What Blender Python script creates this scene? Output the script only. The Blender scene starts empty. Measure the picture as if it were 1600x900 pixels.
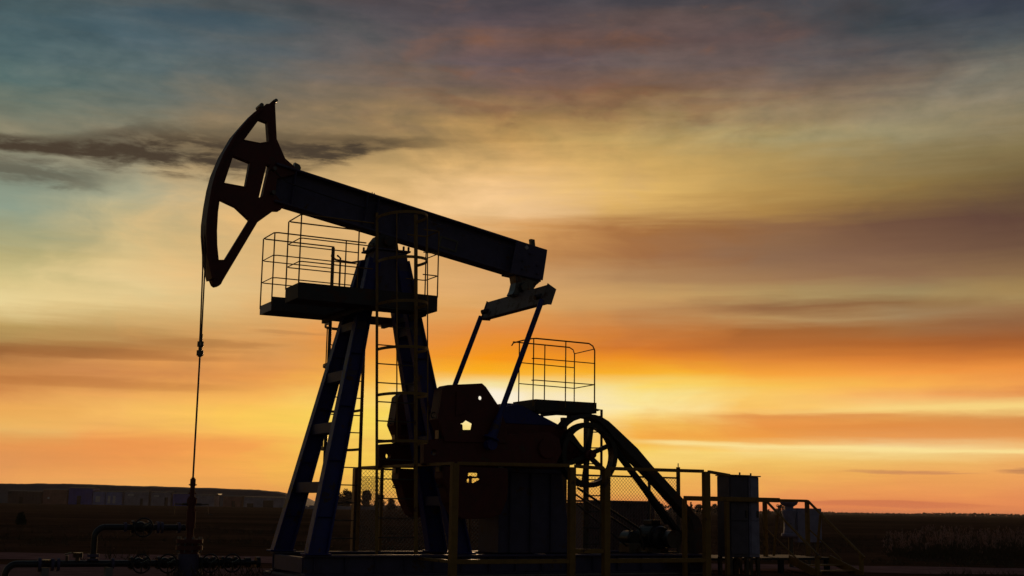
import bpy, bmesh, math, random
from mathutils import Vector, Matrix, noise as mnoise
from mathutils.geometry import tessellate_polygon
random.seed(7)
R = math.radians
scene = bpy.context.scene
col = scene.collection

# ------------------------------------------------------------------ camera
cam_data = bpy.data.cameras.new('camera')
cam = bpy.data.objects.new('camera', cam_data); col.objects.link(cam)
cam_data.sensor_width = 36.0
cam_data.lens = 36.0 * 2000.0 / 1600.0
cam_data.clip_start = 0.1
cam_data.clip_end = 20000.0
pitch, roll = math.atan(344 / 2000.0), math.atan(.0155)
cam.matrix_world = (Matrix.Translation((0, 0, 1.1)) @ Matrix.Rotation(math.pi / 2 + pitch, 4, 'X')
                    @ Matrix.Rotation(roll, 4, 'Z'))
scene.camera = cam

# ------------------------------------------------------------------ exposure
scene.view_settings.view_transform = 'Standard'
scene.view_settings.look = 'None'
scene.view_settings.exposure = 0.0
scene.view_settings.gamma = 1.0
scene.view_settings.use_curve_mapping = False
scene.cycles.max_bounces = 5
scene.cycles.volume_bounces = 1
scene.cycles.use_denoising = True

# ------------------------------------------------------------------ sky
SUN_EL, SUN_AZ = R(4.9), R(-1.16)
SKY_EL=[0.05,0.81,1.65,2.21,2.55,2.86,3.20,3.71,4.05,4.48,5.04,5.47,6.04,6.61,7.18,7.90,8.41,8.90,9.47,10.19,11.19,12.34,13.19,14.05,15.19,16.32,17.45,18.57,19.68,20.79,21.62,22.44]
SKY_COLUMNS={
 -21.96:[(232,153,89), (231,157,88), (226,150,85), (228,150,81), (229,162,88), (232,182,103), (237,179,94), (234,166,85), (226,156,85), (208,138,75), (195,126,68), (199,135,73), (152,101,57), (172,138,82), (187,157,95), (234,211,151), (230,208,148), (219,198,138), (205,189,132), (189,177,124), (163,164,129), (143,157,137), (138,148,129), (138,136,115), (136,130,106), (112,120,106), (88,109,106), (81,102,104), (74,95,100), (74,90,93), (74,90,93), (74,90,93)],
 -16.83:[(236,162,90), (239,169,90), (236,153,81), (237,151,79), (237,151,79), (239,165,89), (241,178,96), (246,186,98), (245,184,97), (238,171,92), (213,143,80), (205,136,78), (210,146,83), (185,130,75), (188,147,89), (210,179,119), (226,199,139), (228,201,142), (229,202,144), (220,193,135), (205,183,131), (186,173,131), (172,169,139), (162,155,127), (144,132,107), (124,121,102), (104,112,105), (92,107,108), (82,100,106), (75,90,96), (83,86,86), (83,86,86)],
 -11.40:[(232,152,81), (239,165,83), (245,172,82), (245,164,80), (245,164,80), (247,177,84), (250,195,90), (251,199,89), (251,195,89), (250,187,90), (241,170,84), (231,154,78), (227,155,83), (221,155,86), (215,155,89), (219,168,103), (222,174,111), (224,180,118), (226,185,125), (224,182,122), (222,180,119), (222,180,119), (218,180,123), (204,171,119), (169,143,102), (139,120,90), (123,110,90), (109,105,95), (91,99,103), (83,90,91), (75,79,83), (84,77,76)],
 -5.74:[(222,147,75), (234,182,75), (245,198,80), (245,201,84), (245,203,87), (245,204,90), (246,208,90), (247,213,90), (248,214,92), (249,211,102), (250,202,98), (250,189,78), (245,171,63), (238,154,57), (230,147,67), (227,155,82), (225,164,93), (225,168,99), (226,172,105), (225,175,111), (223,175,113), (224,179,119), (228,185,125), (223,182,122), (192,158,104), (159,131,89), (137,115,86), (120,103,88), (105,94,89), (92,86,88), (84,79,83), (79,72,75)],
 0.02:[(223,147,75), (232,165,76), (241,191,81), (243,193,86), (245,195,89), (246,205,106), (248,220,130), (249,227,165), (250,232,189), (250,233,199), (249,232,197), (245,225,159), (249,174,33), (245,150,25), (236,143,40), (227,139,61), (223,152,81), (220,165,100), (217,165,105), (212,162,106), (203,146,85), (217,159,95), (239,196,142), (238,195,140), (225,180,115), (190,150,90), (160,125,80), (122,95,80), (100,85,88), (112,84,74), (88,76,80), (72,68,75)],
 5.79:[(229,132,75), (239,176,82), (240,189,89), (247,210,117), (249,209,102), (246,186,77), (243,170,70), (246,190,88), (250,211,120), (252,230,158), (250,226,145), (251,215,108), (249,180,52), (234,141,41), (207,117,45), (201,127,64), (191,133,79), (192,143,90), (201,157,99), (176,134,90), (160,109,69), (165,112,65), (201,157,93), (228,184,106), (209,169,99), (185,153,94), (153,124,82), (127,94,71), (112,96,92), (102,81,77), (92,78,76), (70,68,74)],
 11.45:[(228,125,75), (235,154,85), (240,180,90), (244,196,102), (248,214,131), (245,194,112), (238,157,70), (233,148,69), (232,152,74), (249,194,101), (249,200,103), (250,195,85), (244,160,58), (220,134,54), (182,107,50), (165,100,50), (184,143,91), (145,100,65), (175,145,95), (161,122,84), (140,105,78), (144,104,72), (172,132,73), (183,146,83), (179,150,92), (169,150,103), (150,128,94), (127,104,87), (101,87,85), (96,80,79), (87,76,75), (72,68,72)],
 16.89:[(225,125,75), (236,152,84), (238,167,88), (239,187,103), (243,208,132), (244,210,144), (230,154,85), (225,141,68), (228,154,78), (249,210,126), (245,172,97), (250,179,81), (243,156,67), (216,127,53), (178,102,46), (160,108,63), (162,131,92), (143,105,67), (162,139,95), (144,109,80), (126,93,71), (113,81,62), (132,102,63), (144,119,71), (146,128,88), (155,143,108), (140,126,101), (116,103,92), (84,83,85), (61,68,73), (62,68,74), (63,68,75)],
 22.04:[(225,130,80), (232,144,86), (237,161,92), (235,169,95), (241,187,115), (242,190,120), (229,151,81), (220,143,75), (215,145,80), (248,214,130), (226,146,80), (240,158,78), (236,144,64), (201,117,52), (161,92,46), (146,100,65), (153,113,75), (163,134,87), (161,131,83), (137,106,73), (110,81,63), (95,68,56), (104,81,58), (116,97,63), (128,112,75), (138,125,96), (137,128,108), (117,114,103), (82,88,90), (64,71,81), (60,65,78), (60,65,78)],
}


def lin(h):
    out = []
    for v in h:
        c = v / 255.0
        out.append(c / 12.92 if c <= .04045 else ((c + .055) / 1.055) ** 2.4)
    return (*out, 1.0)

world = bpy.data.worlds.new('World'); scene.world = world
world.use_nodes = True
nt = world.node_tree; nt.nodes.clear()
N = nt.nodes.new; K = nt.links.new
def plug(sock, val):
    if isinstance(val, bpy.types.NodeSocket): K(val, sock)
    else: sock.default_value = val
def mth(op, a, b=0.0, c=0.0, clamp=False):
    n = N('ShaderNodeMath'); n.operation = op; n.use_clamp = clamp
    for i, x in enumerate((a, b, c)): plug(n.inputs[i], x)
    return n.outputs[0]
def smooth(x, a, b, lo=0.0, hi=1.0):
    n = N('ShaderNodeMapRange'); n.interpolation_type = 'SMOOTHSTEP'
    for i, q in enumerate((x, a, b, lo, hi)): plug(n.inputs[i], q)
    return n.outputs[0]
def ramp01(x, a, b):
    n = N('ShaderNodeMapRange'); n.clamp = True
    for i, q in enumerate((x, a, b, 0.0, 1.0)): plug(n.inputs[i], q)
    return n.outputs[0]
def mixc(f, a, b, mode='MIX'):
    n = N('ShaderNodeMix'); n.data_type = 'RGBA'; n.blend_type = mode
    plug(n.inputs[0], f); plug(n.inputs[6], a); plug(n.inputs[7], b)
    return n.outputs[2]
def vec(x, y, z):
    n = N('ShaderNodeCombineXYZ')
    for i, q in enumerate((x, y, z)): plug(n.inputs[i], q)
    return n.outputs[0]
def nz(v, detail=4.0, rough=.55, dist=0.0):
    n = N('ShaderNodeTexNoise'); n.inputs['Scale'].default_value = 1.0
    n.inputs['Detail'].default_value = detail; n.inputs['Roughness'].default_value = rough
    n.inputs['Distortion'].default_value = dist
    K(v, n.inputs['Vector']); return n.outputs['Fac']
tc = N('ShaderNodeTexCoord')
sep = N('ShaderNodeSeparateXYZ'); K(tc.outputs['Generated'], sep.inputs[0])
az = mth('MULTIPLY', mth('ARCTAN2', sep.outputs[0], sep.outputs[1]), 57.29578)      # degrees from +Y
el = mth('MULTIPLY', mth('ARCSINE', sep.outputs[2]), 57.29578)
# cloud texture: long thin streaks near the horizon, rounder higher up
hi = smooth(el, 3.0, 16.0)
n_streak = nz(vec(mth('MULTIPLY', az, .10), mth('MULTIPLY', el, 1.1), 3.1), 5, .6, .3)
n_fine = nz(vec(mth('MULTIPLY', az, .22), mth('MULTIPLY', el, 3.2), 9.4), 5, .62, .4)
n_puff = nz(vec(mth('MULTIPLY', az, .24), mth('MULTIPLY', el, .62), 5.7), 5, .55, .5)
warp = mth('ADD', mth('MULTIPLY', mth('SUBTRACT', n_streak, .5), mth('ADD', .35, mth('MULTIPLY', hi, 1.5))),
           mth('MULTIPLY', mth('SUBTRACT', n_fine, .5), .35))
el_w = mth('ADD', el, warp)
az_w = mth('ADD', az, mth('MULTIPLY', mth('SUBTRACT', n_puff, .5), 9.0))
fac = mth('DIVIDE', el_w, 26.0, clamp=True)
prev = None; last = None
for a in sorted(SKY_COLUMNS):
    rp = N('ShaderNodeValToRGB'); cr = rp.color_ramp; cr.interpolation = 'LINEAR'
    shades = SKY_COLUMNS[a]
    while len(cr.elements) < len(shades): cr.elements.new(.5)
    for i, (e, h) in enumerate(zip(SKY_EL, shades)): cr.elements[i].position = e / 26.0
    for i, h in enumerate(shades): cr.elements[i].color = lin(h)
    K(fac, rp.inputs[0])
    if prev is None: prev = rp.outputs[0]
    else: prev = mixc(ramp01(az_w, last, a), prev, rp.outputs[0])
    last = a
sky_c = prev
# brightness of the cloud texture
mod = mth('ADD', 1.0, mth('ADD', mth('MULTIPLY', mth('SUBTRACT', n_fine, .5), .17),
                          mth('MULTIPLY', mth('SUBTRACT', n_puff, .5), mth('MULTIPLY', hi, .55))))
sky_c = mixc(1.0, sky_c, vec(mod, mod, mod), 'MULTIPLY')
# sunset pink caught on the undersides of the high cloud
n_pink = nz(vec(mth('MULTIPLY', az, .30), mth('MULTIPLY', el, .75), 21.3), 4, .55, .6)
pink = mth('MULTIPLY', mth('MULTIPLY', smooth(n_pink, .52, .70), smooth(el, 15.0, 17.5)), smooth(mth('ABSOLUTE', mth('SUBTRACT', az, 3.0)), 5.0, 13.0, .38, 0.0))
sky_c = mixc(pink, sky_c, lin((128, 88, 66)))
blue = mth('MULTIPLY', mth('MULTIPLY', smooth(n_pink, .50, .34), smooth(el, 16.0, 20.0)), smooth(az, -6.0, -14.0, 0.0, .12))
sky_c = mixc(blue, sky_c, lin((56, 82, 92)))
n_mott = nz(vec(mth('MULTIPLY', az, .48), mth('MULTIPLY', el, 1.15), 33.0), 4, .6, .25)
mm = mth('ADD', 1.0, mth('MULTIPLY', mth('SUBTRACT', n_mott, .5), smooth(el, 13.0, 18.0, 0.0, .75)))
sky_c = mixc(1.0, sky_c, vec(mm, mth('ADD', mth('MULTIPLY', mm, .75), .25), mth('ADD', mth('MULTIPLY', mm, .6), .4)), 'MULTIPLY')
# low dark cloud bar left of the well head, tapering to the right
ctr = mth('ADD', 15.15, mth('ADD', mth('MULTIPLY', smooth(az, -14.0, -2.0), 1.1), mth('MULTIPLY', smooth(az, -15.5, -22.0), -.35)))
thick = mth('ADD', .16, mth('MULTIPLY', mth('MULTIPLY', smooth(az, -2.0, -14.0), smooth(az, -20.5, -16.5, .25, 1.0)), 1.0))
n_bar = nz(vec(mth('MULTIPLY', az, .40), mth('MULTIPLY', el, 1.7), 14.2), 8, .62, .25)
dist = mth('DIVIDE', mth('ABSOLUTE', mth('SUBTRACT', mth('ADD', el, mth('MULTIPLY', mth('SUBTRACT', n_bar, .5), mth('ADD', .30, mth('MULTIPLY', thick, 1.5)))), ctr)), thick)
bar = mth('MULTIPLY', smooth(dist, 1.3, .3), smooth(az, -1.5, -7.5, 0.0, 1.0))
bar = mth('MULTIPLY', bar, smooth(n_bar, .34, .58, .55, 1.0))
dist2 = mth('DIVIDE', mth('ABSOLUTE', mth('SUBTRACT', mth('ADD', el, mth('MULTIPLY', mth('SUBTRACT', n_bar, .5), 2.0)), 13.7)), .6)
bar2 = mth('MULTIPLY', smooth(dist2, 1.2, .1), smooth(az, -16.5, -20.0, 0.0, .55))
sky_c = mixc(mth('MAXIMUM', bar, bar2), sky_c, lin((74, 62, 49)))
# small thin bars
for (a0, e0, wa, we, s_, hx) in ((-19.0, 6.25, 7.5, .28, .6, (150, 92, 48)), (-19.0, 4.95, 8.0, .30, .4, (178, 112, 56)), (13.2, 4.12, 5.0, .13, .4, (216, 134, 72)), (-13.5, 20.8, 4.6, .55, .45, (52, 80, 96)), (-18.0, 20.0, 4.0, .4, .3, (58, 86, 98)),
                                 (-13.5, 6.9, 3.6, .20, .55, (168, 112, 60)), (17.2, 1.75, 3.0, .10, .5, (176, 112, 88)), (22.2, 1.85, 1.6, .12, .6, (160, 104, 80)),
                                 (16.0, .42, 5.0, .13, .45, (192, 100, 74)), (-16.0, 6.6, 5.0, .22, .35, (160, 104, 52)), (-9.8, 7.5, 2.0, .12, .4, (176, 122, 72))):
    q = mth('ADD', mth('POWER', mth('DIVIDE', mth('SUBTRACT', az, a0), wa), 2.0),
            mth('POWER', mth('DIVIDE', mth('SUBTRACT', mth('ADD', el, mth('MULTIPLY', mth('SUBTRACT', n_fine, .5), .5)), e0), we), 2.0))
    sky_c = mixc(smooth(q, 1.3, 0.0, 0.0, s_), sky_c, lin(hx))
# thin bright gaps between the low bars
for (pts, wa0, wa1, th, s_, rgb) in ((((4.0, 3.05), (12.0, 2.78), (23.0, 2.62)), 4.5, 7.5, .15, .85, (252, 226, 150)), (((6.0, 4.45), (13.0, 4.3), (23.0, 4.62)), 7.0, 15.0, .16, .45, (250, 214, 130))):
    (a0, e0), (a1, e1), (a2, e2) = pts
    line = mth('ADD', mth('MULTIPLY', ramp01(az, a0, a1), e1 - e0), mth('ADD', e0, mth('MULTIPLY', ramp01(az, a1, a2), e2 - e1)))
    dd = mth('DIVIDE', mth('SUBTRACT', mth('ADD', el, mth('MULTIPLY', mth('SUBTRACT', n_fine, .5), .35)), line), th)
    f = mth('MULTIPLY', smooth(mth('ABSOLUTE', dd), 1.3, 0.0, 0.0, s_), smooth(az, wa0, wa1))
    sky_c = mixc(f, sky_c, lin(rgb))
# glow of the sun behind the cloud just above the gear box
gl = mth('ADD', mth('POWER', mth('DIVIDE', mth('SUBTRACT', az, -1.1), 2.2), 2.0), mth('POWER', mth('DIVIDE', mth('SUBTRACT', el, 4.85), .55), 2.0))
sky_c = mixc(smooth(gl, 1.0, 0.0, 0.0, .5), sky_c, (1.0, .93, .82, 1))
# dusk for the rest of the dome: the physical sky, far dimmer away from the sunset
sky = N('ShaderNodeTexSky'); sky.sky_type = 'NISHITA'; sky.sun_disc = False
sky.sun_elevation = SUN_EL; sky.sun_rotation = SUN_AZ; sky.air_density = 1.2; sky.dust_density = 2.0
dusk = mixc(1.0, sky.outputs[0], (.027, .0245, .028, 1), 'MULTIPLY')
away = mth('MAXIMUM', smooth(mth('ABSOLUTE', az), 26.0, 60.0), smooth(el, 24.0, 46.0))
sky_c = mixc(away, sky_c, dusk)
bg = N('ShaderNodeBackground'); K(sky_c, bg.inputs[0]); bg.inputs[1].default_value = 1.0
wo = N('ShaderNodeOutputWorld'); K(bg.outputs[0], wo.inputs[0])

# ------------------------------------------------------------------ sun (low, behind the cloud)
sl = bpy.data.lights.new('sun', 'SUN'); sl.energy = .8; sl.angle = R(3.0); sl.color = (1.0, .62, .32)
sun = bpy.data.objects.new('sun', sl); col.objects.link(sun)
sdir = Vector((math.sin(SUN_AZ) * math.cos(SUN_EL), math.cos(SUN_AZ) * math.cos(SUN_EL), math.sin(SUN_EL)))
sun.rotation_euler = sdir.to_track_quat('Z', 'Y').to_euler()

# ------------------------------------------------------------------ materials
def mat(name, base, rough=.55, metal=0.0, var=.25, scale=6.0, rust=0.0, rust_col=(.09, .04, .02), bump=.15, spec=.5, stretch=None):
    m = bpy.data.materials.new(name); m.use_nodes = True
    t = m.node_tree; b = t.nodes['Principled BSDF']
    c = t.nodes.new('ShaderNodeTexCoord'); n = t.nodes.new('ShaderNodeTexNoise')
    mp = t.nodes.new('ShaderNodeMapping'); t.links.new(c.outputs['Object'], mp.inputs[0])
    if stretch: mp.inputs['Scale'].default_value = stretch
    n.inputs['Scale'].default_value = scale; n.inputs['Detail'].default_value = 8; n.inputs['Roughness'].default_value = .65
    t.links.new(mp.outputs[0], n.inputs['Vector'])
    r = t.nodes.new('ShaderNodeValToRGB')
    r.color_ramp.elements[0].position = .3; r.color_ramp.elements[1].position = .72
    r.color_ramp.elements[0].color = (*[x * (1 - var) for x in base], 1)
    r.color_ramp.elements[1].color = (*[min(1, x * (1 + var)) for x in base], 1)
    t.links.new(n.outputs['Fac'], r.inputs[0]); out = r.outputs[0]
    if rust > 0:
        n2 = t.nodes.new('ShaderNodeTexNoise'); n2.inputs['Scale'].default_value = scale * .6
        n2.inputs['Detail'].default_value = 10; n2.inputs['Roughness'].default_value = .7
        t.links.new(c.outputs['Object'], n2.inputs['Vector'])
        rr = t.nodes.new('ShaderNodeValToRGB')
        rr.color_ramp.elements[0].position = .68 - rust * .3; rr.color_ramp.elements[1].position = .74 - rust * .3
        t.links.new(n2.outputs['Fac'], rr.inputs[0])
        mx = t.nodes.new('ShaderNodeMix'); mx.data_type = 'RGBA'
        t.links.new(rr.outputs[0], mx.inputs[0]); t.links.new(out, mx.inputs[6]); mx.inputs[7].default_value = (*rust_col, 1)
        out = mx.outputs[2]
    t.links.new(out, b.inputs['Base Color'])
    rg = t.nodes.new('ShaderNodeMapRange'); rg.inputs[3].default_value = max(.05, rough - .12); rg.inputs[4].default_value = min(1, rough + .15)
    t.links.new(n.outputs['Fac'], rg.inputs[0]); t.links.new(rg.outputs[0], b.inputs['Roughness'])
    b.inputs['Metallic'].default_value = metal
    b.inputs['Specular IOR Level'].default_value = spec
    if bump > 0:
        bp = t.nodes.new('ShaderNodeBump'); bp.inputs['Strength'].default_value = bump; bp.inputs['Distance'].default_value = .02
        t.links.new(n.outputs['Fac'], bp.inputs['Height']); t.links.new(bp.outputs[0], b.inputs['Normal'])
    return m
M = dict(
    plate=mat('dark_deck_plate', (.06, .052, .048), .65, rust=.5),
    grey=mat('dull_cabinet_paint', (.10, .085, .11), .5, rust=.25, bump=.03),
    blue=mat('blue_paint', (.028, .034, .20), .5, rust=.35, bump=.1),
    navy=mat('faded_blue_paint', (.085, .072, .135), .55, rust=.3, bump=.12),
    red=mat('dark_red_paint', (.13, .022, .014), .55, rust=.3, bump=.1),
    yellow=mat('yellow_paint', (.30, .16, .028), .5, rust=.3, bump=.05),
    tread=mat('weathered_steel_plate', (.20, .165, .15), .6, rust=.5, bump=.1),
    steel=mat('dark_steel', (.12, .11, .10), .32, metal=.8, rust=.4),
    black=mat('black_paint', (.02, .02, .022), .3, rust=.2),
    gal=mat('galvanised_wire', (.22, .22, .22), .45, metal=.7, bump=0),
    cab=mat('grey_cabinet_paint', (.29, .27, .37), .5, rust=.15, bump=.03),
    conc=mat('concrete', (.22, .20, .18), .9, scale=4, bump=.3),
    rubber=mat('belt_rubber', (.03, .03, .03), .8, bump=.05),
    brown=mat('brown_sheet_metal', (.20, .12, .11), .6, rust=.4, bump=.05),
    rope=mat('steel_cable', (.10, .085, .07), .6, metal=.5, bump=0),
    bark=mat('bark', (.08, .06, .045), .9, bump=.2),
    leaf=mat('foliage', (.06, .055, .035), .8, bump=0, spec=.2),
    leafdark=mat('dark_foliage', (.045, .05, .03), .8, bump=0, spec=.2),
    plume=mat('pale_seed_head', (.44, .29, .24), .9, bump=0, spec=.1),
    straw=mat('dry_stalk', (.12, .09, .05), .9, bump=0, spec=.1),
    shedblue=mat('blue_sheeting', (.06, .07, .42), .6, scale=.5, bump=.05),
    shedpale=mat('pale_blue_sheeting', (.26, .28, .55), .6, scale=.5, bump=.05),
    shedgrey=mat('grey_wall', (.34, .30, .36), .8, scale=.4, bump=.05, var=.35),
    shedred=mat('reddish_wall', (.32, .15, .11), .8, scale=.4, bump=.05, var=.35),
    sheddark=mat('dark_opening', (.015, .013, .015), .8, bump=0),
    roof=mat('dark_roof', (.06, .045, .05), .8, scale=.4, bump=.05),
    shedwhite=mat('whitewashed_wall', (.60, .56, .55), .8, scale=.6, bump=.05),
)

# ------------------------------------------------------------------ mesh helpers
# Two frames: 'm' is the pumping unit's own frame (u along the beam, v towards the near side, z up);
# 'w' is the world.
TH = R(28.0)
MO = Vector((-1.934, 21.5, 0))
ROT = Matrix.Rotation(TH, 4, 'Z')
def loc3(frame, p):
    return Vector((p[0], -p[1], p[2])) if frame == 'm' else Vector(p)

class MB:
    def __init__(s): s.v = []; s.f = []
    def add(s, vs, fs):
        o = len(s.v); s.v += [tuple(p) for p in vs]; s.f += [tuple(i + o for i in f) for f in fs]; return s
    def hexa(s, b, t):
        return s.add(list(b) + list(t), [(0, 1, 2, 3), (4, 7, 6, 5), (0, 4, 5, 1), (1, 5, 6, 2), (2, 6, 7, 3), (3, 7, 4, 0)])
    def box(s, x0, x1, y0, y1, z0, z1):
        return s.hexa([(x0, y0, z0), (x1, y0, z0), (x1, y1, z0), (x0, y1, z0)], [(x0, y0, z1), (x1, y0, z1), (x1, y1, z1), (x0, y1, z1)])
    def bar(s, p, q, w, h, side=(0, 1, 0)):
        p, q = Vector(p), Vector(q); d = (q - p).normalized(); sd = Vector(side)
        sd = (sd - d * sd.dot(d)); sd.normalize(); up = d.cross(sd).normalized()
        def ring(c): return [c + sd * a * w / 2 + up * b * h / 2 for a, b in ((-1, -1), (1, -1), (1, 1), (-1, 1))]
        return s.hexa(ring(p), ring(q))
    def taper(s, p, q, a, b):   # horizontal rectangles a=(dx,dy) at p and b at q
        def ring(c, d): return [(c[0] + i * d[0] / 2, c[1] + j * d[1] / 2, c[2]) for i, j in ((-1, -1), (1, -1), (1, 1), (-1, 1))]
        return s.hexa(ring(p, a), ring(q, b))
    def tube(s, pts, r, n=8, closed=False):
        pts = [Vector(p) for p in pts]; m = len(pts); rr = r if isinstance(r, (list, tuple)) else [r] * m
        ref = None; vs = []; 
        for i, p in enumerate(pts):
            a = pts[(i - 1) % m] if (i > 0 or closed) else p
            b = pts[(i + 1) % m] if (i < m - 1 or closed) else p
            d = (b - a).normalized()
            if ref is None:
                ref = Vector((0, 0, 1)) if abs(d.z) < .9 else Vector((1, 0, 0))
            sd = (ref - d * ref.dot(d)).normalized(); ref = sd; up = d.cross(sd)
            for k in range(n):
                t = 2 * math.pi * k / n
                vs.append(p + (sd * math.cos(t) + up * math.sin(t)) * rr[i])
        fs = []
        for i in range(m if closed else m - 1):
            j = (i + 1) % m
            for k in range(n):
                fs.append((i * n + k, i * n + (k + 1) % n, j * n + (k + 1) % n, j * n + k))
        if not closed: fs += [tuple(range(n))[::-1], tuple((m - 1) * n + k for k in range(n))]
        return s.add(vs, fs)
    def lathe(s, p, axis, prof, n=20):   # prof: (distance along axis, radius)
        p = Vector(p); d = Vector(axis).normalized()
        ref = Vector((0, 0, 1)) if abs(d.z) < .9 else Vector((1, 0, 0))
        sd = (ref - d * ref.dot(d)).normalized(); up = d.cross(sd); vs = []
        for t, r in prof:
            for k in range(n):
                a = 2 * math.pi * k / n
                vs.append(p + d * t + (sd * math.cos(a) + up * math.sin(a)) * max(r, .0005))
        fs = [(i * n + k, i * n + (k + 1) % n, (i + 1) * n + (k + 1) % n, (i + 1) * n + k) for i in range(len(prof) - 1) for k in range(n)]
        fs += [tuple(range(n))[::-1], tuple((len(prof) - 1) * n + k for k in range(n))]
        return s.add(vs, fs)
    def cyl(s, p, q, r, n=16):
        L = (Vector(q) - Vector(p)); return s.lathe(p, L, [(0, r), (L.length, r)], n)
    def prism(s, poly, y0, y1, holes=()):   # polygon in (x, z), extruded along y
        loops = [list(poly)] + [list(h) for h in holes]
        flat = [p for l in loops for p in l]; n = len(flat)
        tris = tessellate_polygon([[Vector((a, b, 0)) for a, b in l] for l in loops])
        vs = [(a, y0, b) for a, b in flat] + [(a, y1, b) for a, b in flat]
        fs = [tuple(t) for t in tris] + [tuple(i + n for i in t[::-1]) for t in tris]
        o = 0
        for l in loops:
            m = len(l)
            for i in range(m):
                j = (i + 1) % m; fs.append((o + i, o + j, o + j + n, o + i + n))
            o += m
        return s.add(vs, fs)
    def ball(s, p, r, seg=12, rings=8):
        return s.lathe((p[0], p[1], p[2] - r), (0, 0, 1), [(r - r * math.cos(math.pi * i / rings), r * math.sin(math.pi * i / rings)) for i in range(rings + 1)], seg)

def props(o, label=None, cat=None, group=None, kind=None):
    for k, x in (('label', label), ('category', cat), ('group', group), ('kind', kind)):
        if x: o[k] = x
    return o
def thing(name, base, label, cat, frame='m', group=None, rz=0.0):
    o = bpy.data.objects.new(name, None); o.empty_display_size = .3; col.objects.link(o)
    if frame == 'm':
        o.matrix_world = Matrix.Translation(MO) @ ROT @ Matrix.Translation(loc3('m', base))
    else:
        o.matrix_world = Matrix.Translation(base)
    o['_f'] = frame; o['_b'] = list(base)
    return props(o, label, cat, group)
def islands(mb):
    par = list(range(len(mb.v)))
    def root(i):
        while par[i] != i: par[i] = par[par[i]]; i = par[i]
        return i
    for f in mb.f:
        for i in f[1:]: par[root(i)] = root(f[0])
    out = {}
    for f in mb.f: out.setdefault(root(f[0]), []).append(f)
    res = []
    for fs in out.values():
        ids = sorted({i for f in fs for i in f}); ix = {i: k for k, i in enumerate(ids)}
        b = MB(); b.add([mb.v[i] for i in ids], [tuple(ix[i] for i in f) for f in fs]); res.append(b)
    return res
def part(name, mb, m, parent, label=None, bevel=0.0, smooth_=False, kind=None, pieces=False):
    if pieces:
        return [part(name, b, m, parent, label, bevel, smooth_, kind) for b in islands(mb)][0]
    frame, base = parent['_f'], parent['_b']
    b = loc3(frame, base)
    me = bpy.data.meshes.new(name)
    me.from_pydata([loc3(frame, p) - b for p in mb.v], [], mb.f); me.materials.append(m)
    bm = bmesh.new(); bm.from_mesh(me); bmesh.ops.recalc_face_normals(bm, faces=bm.faces)
    if smooth_:
        for f in bm.faces: f.smooth = True
        for e in bm.edges:
            if len(e.link_faces) == 2 and e.calc_face_angle(0) > .7: e.smooth = False
    bm.to_mesh(me); bm.free()
    o = bpy.data.objects.new(name, me); col.objects.link(o); o.parent = parent
    if bevel:
        mod = o.modifiers.new('bevel', 'BEVEL'); mod.width = bevel; mod.segments = 1; mod.limit_method = 'ANGLE'
    o['_f'] = frame; o['_b'] = list(base)
    if label: o['label'] = label
    if kind: o['kind'] = kind
    return o
def solo(name, mb, m, base, label, cat, frame='w', group=None, kind=None, recalc=False):
    t = dict(_f=frame, _b=list(base))
    b = loc3(frame, base); me = bpy.data.meshes.new(name)
    me.from_pydata([loc3(frame, p) - b for p in mb.v], [], mb.f)
    for x in (m if isinstance(m, (list, tuple)) else [m]): me.materials.append(x)
    if recalc:
        bm = bmesh.new(); bm.from_mesh(me); bmesh.ops.recalc_face_normals(bm, faces=bm.faces); bm.to_mesh(me); bm.free()
    o = bpy.data.objects.new(name, me); col.objects.link(o)
    o.matrix_world = Matrix.Translation(MO) @ ROT @ Matrix.Translation(b) if frame == 'm' else Matrix.Translation(b)
    return props(o, label, cat, group, kind)

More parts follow.
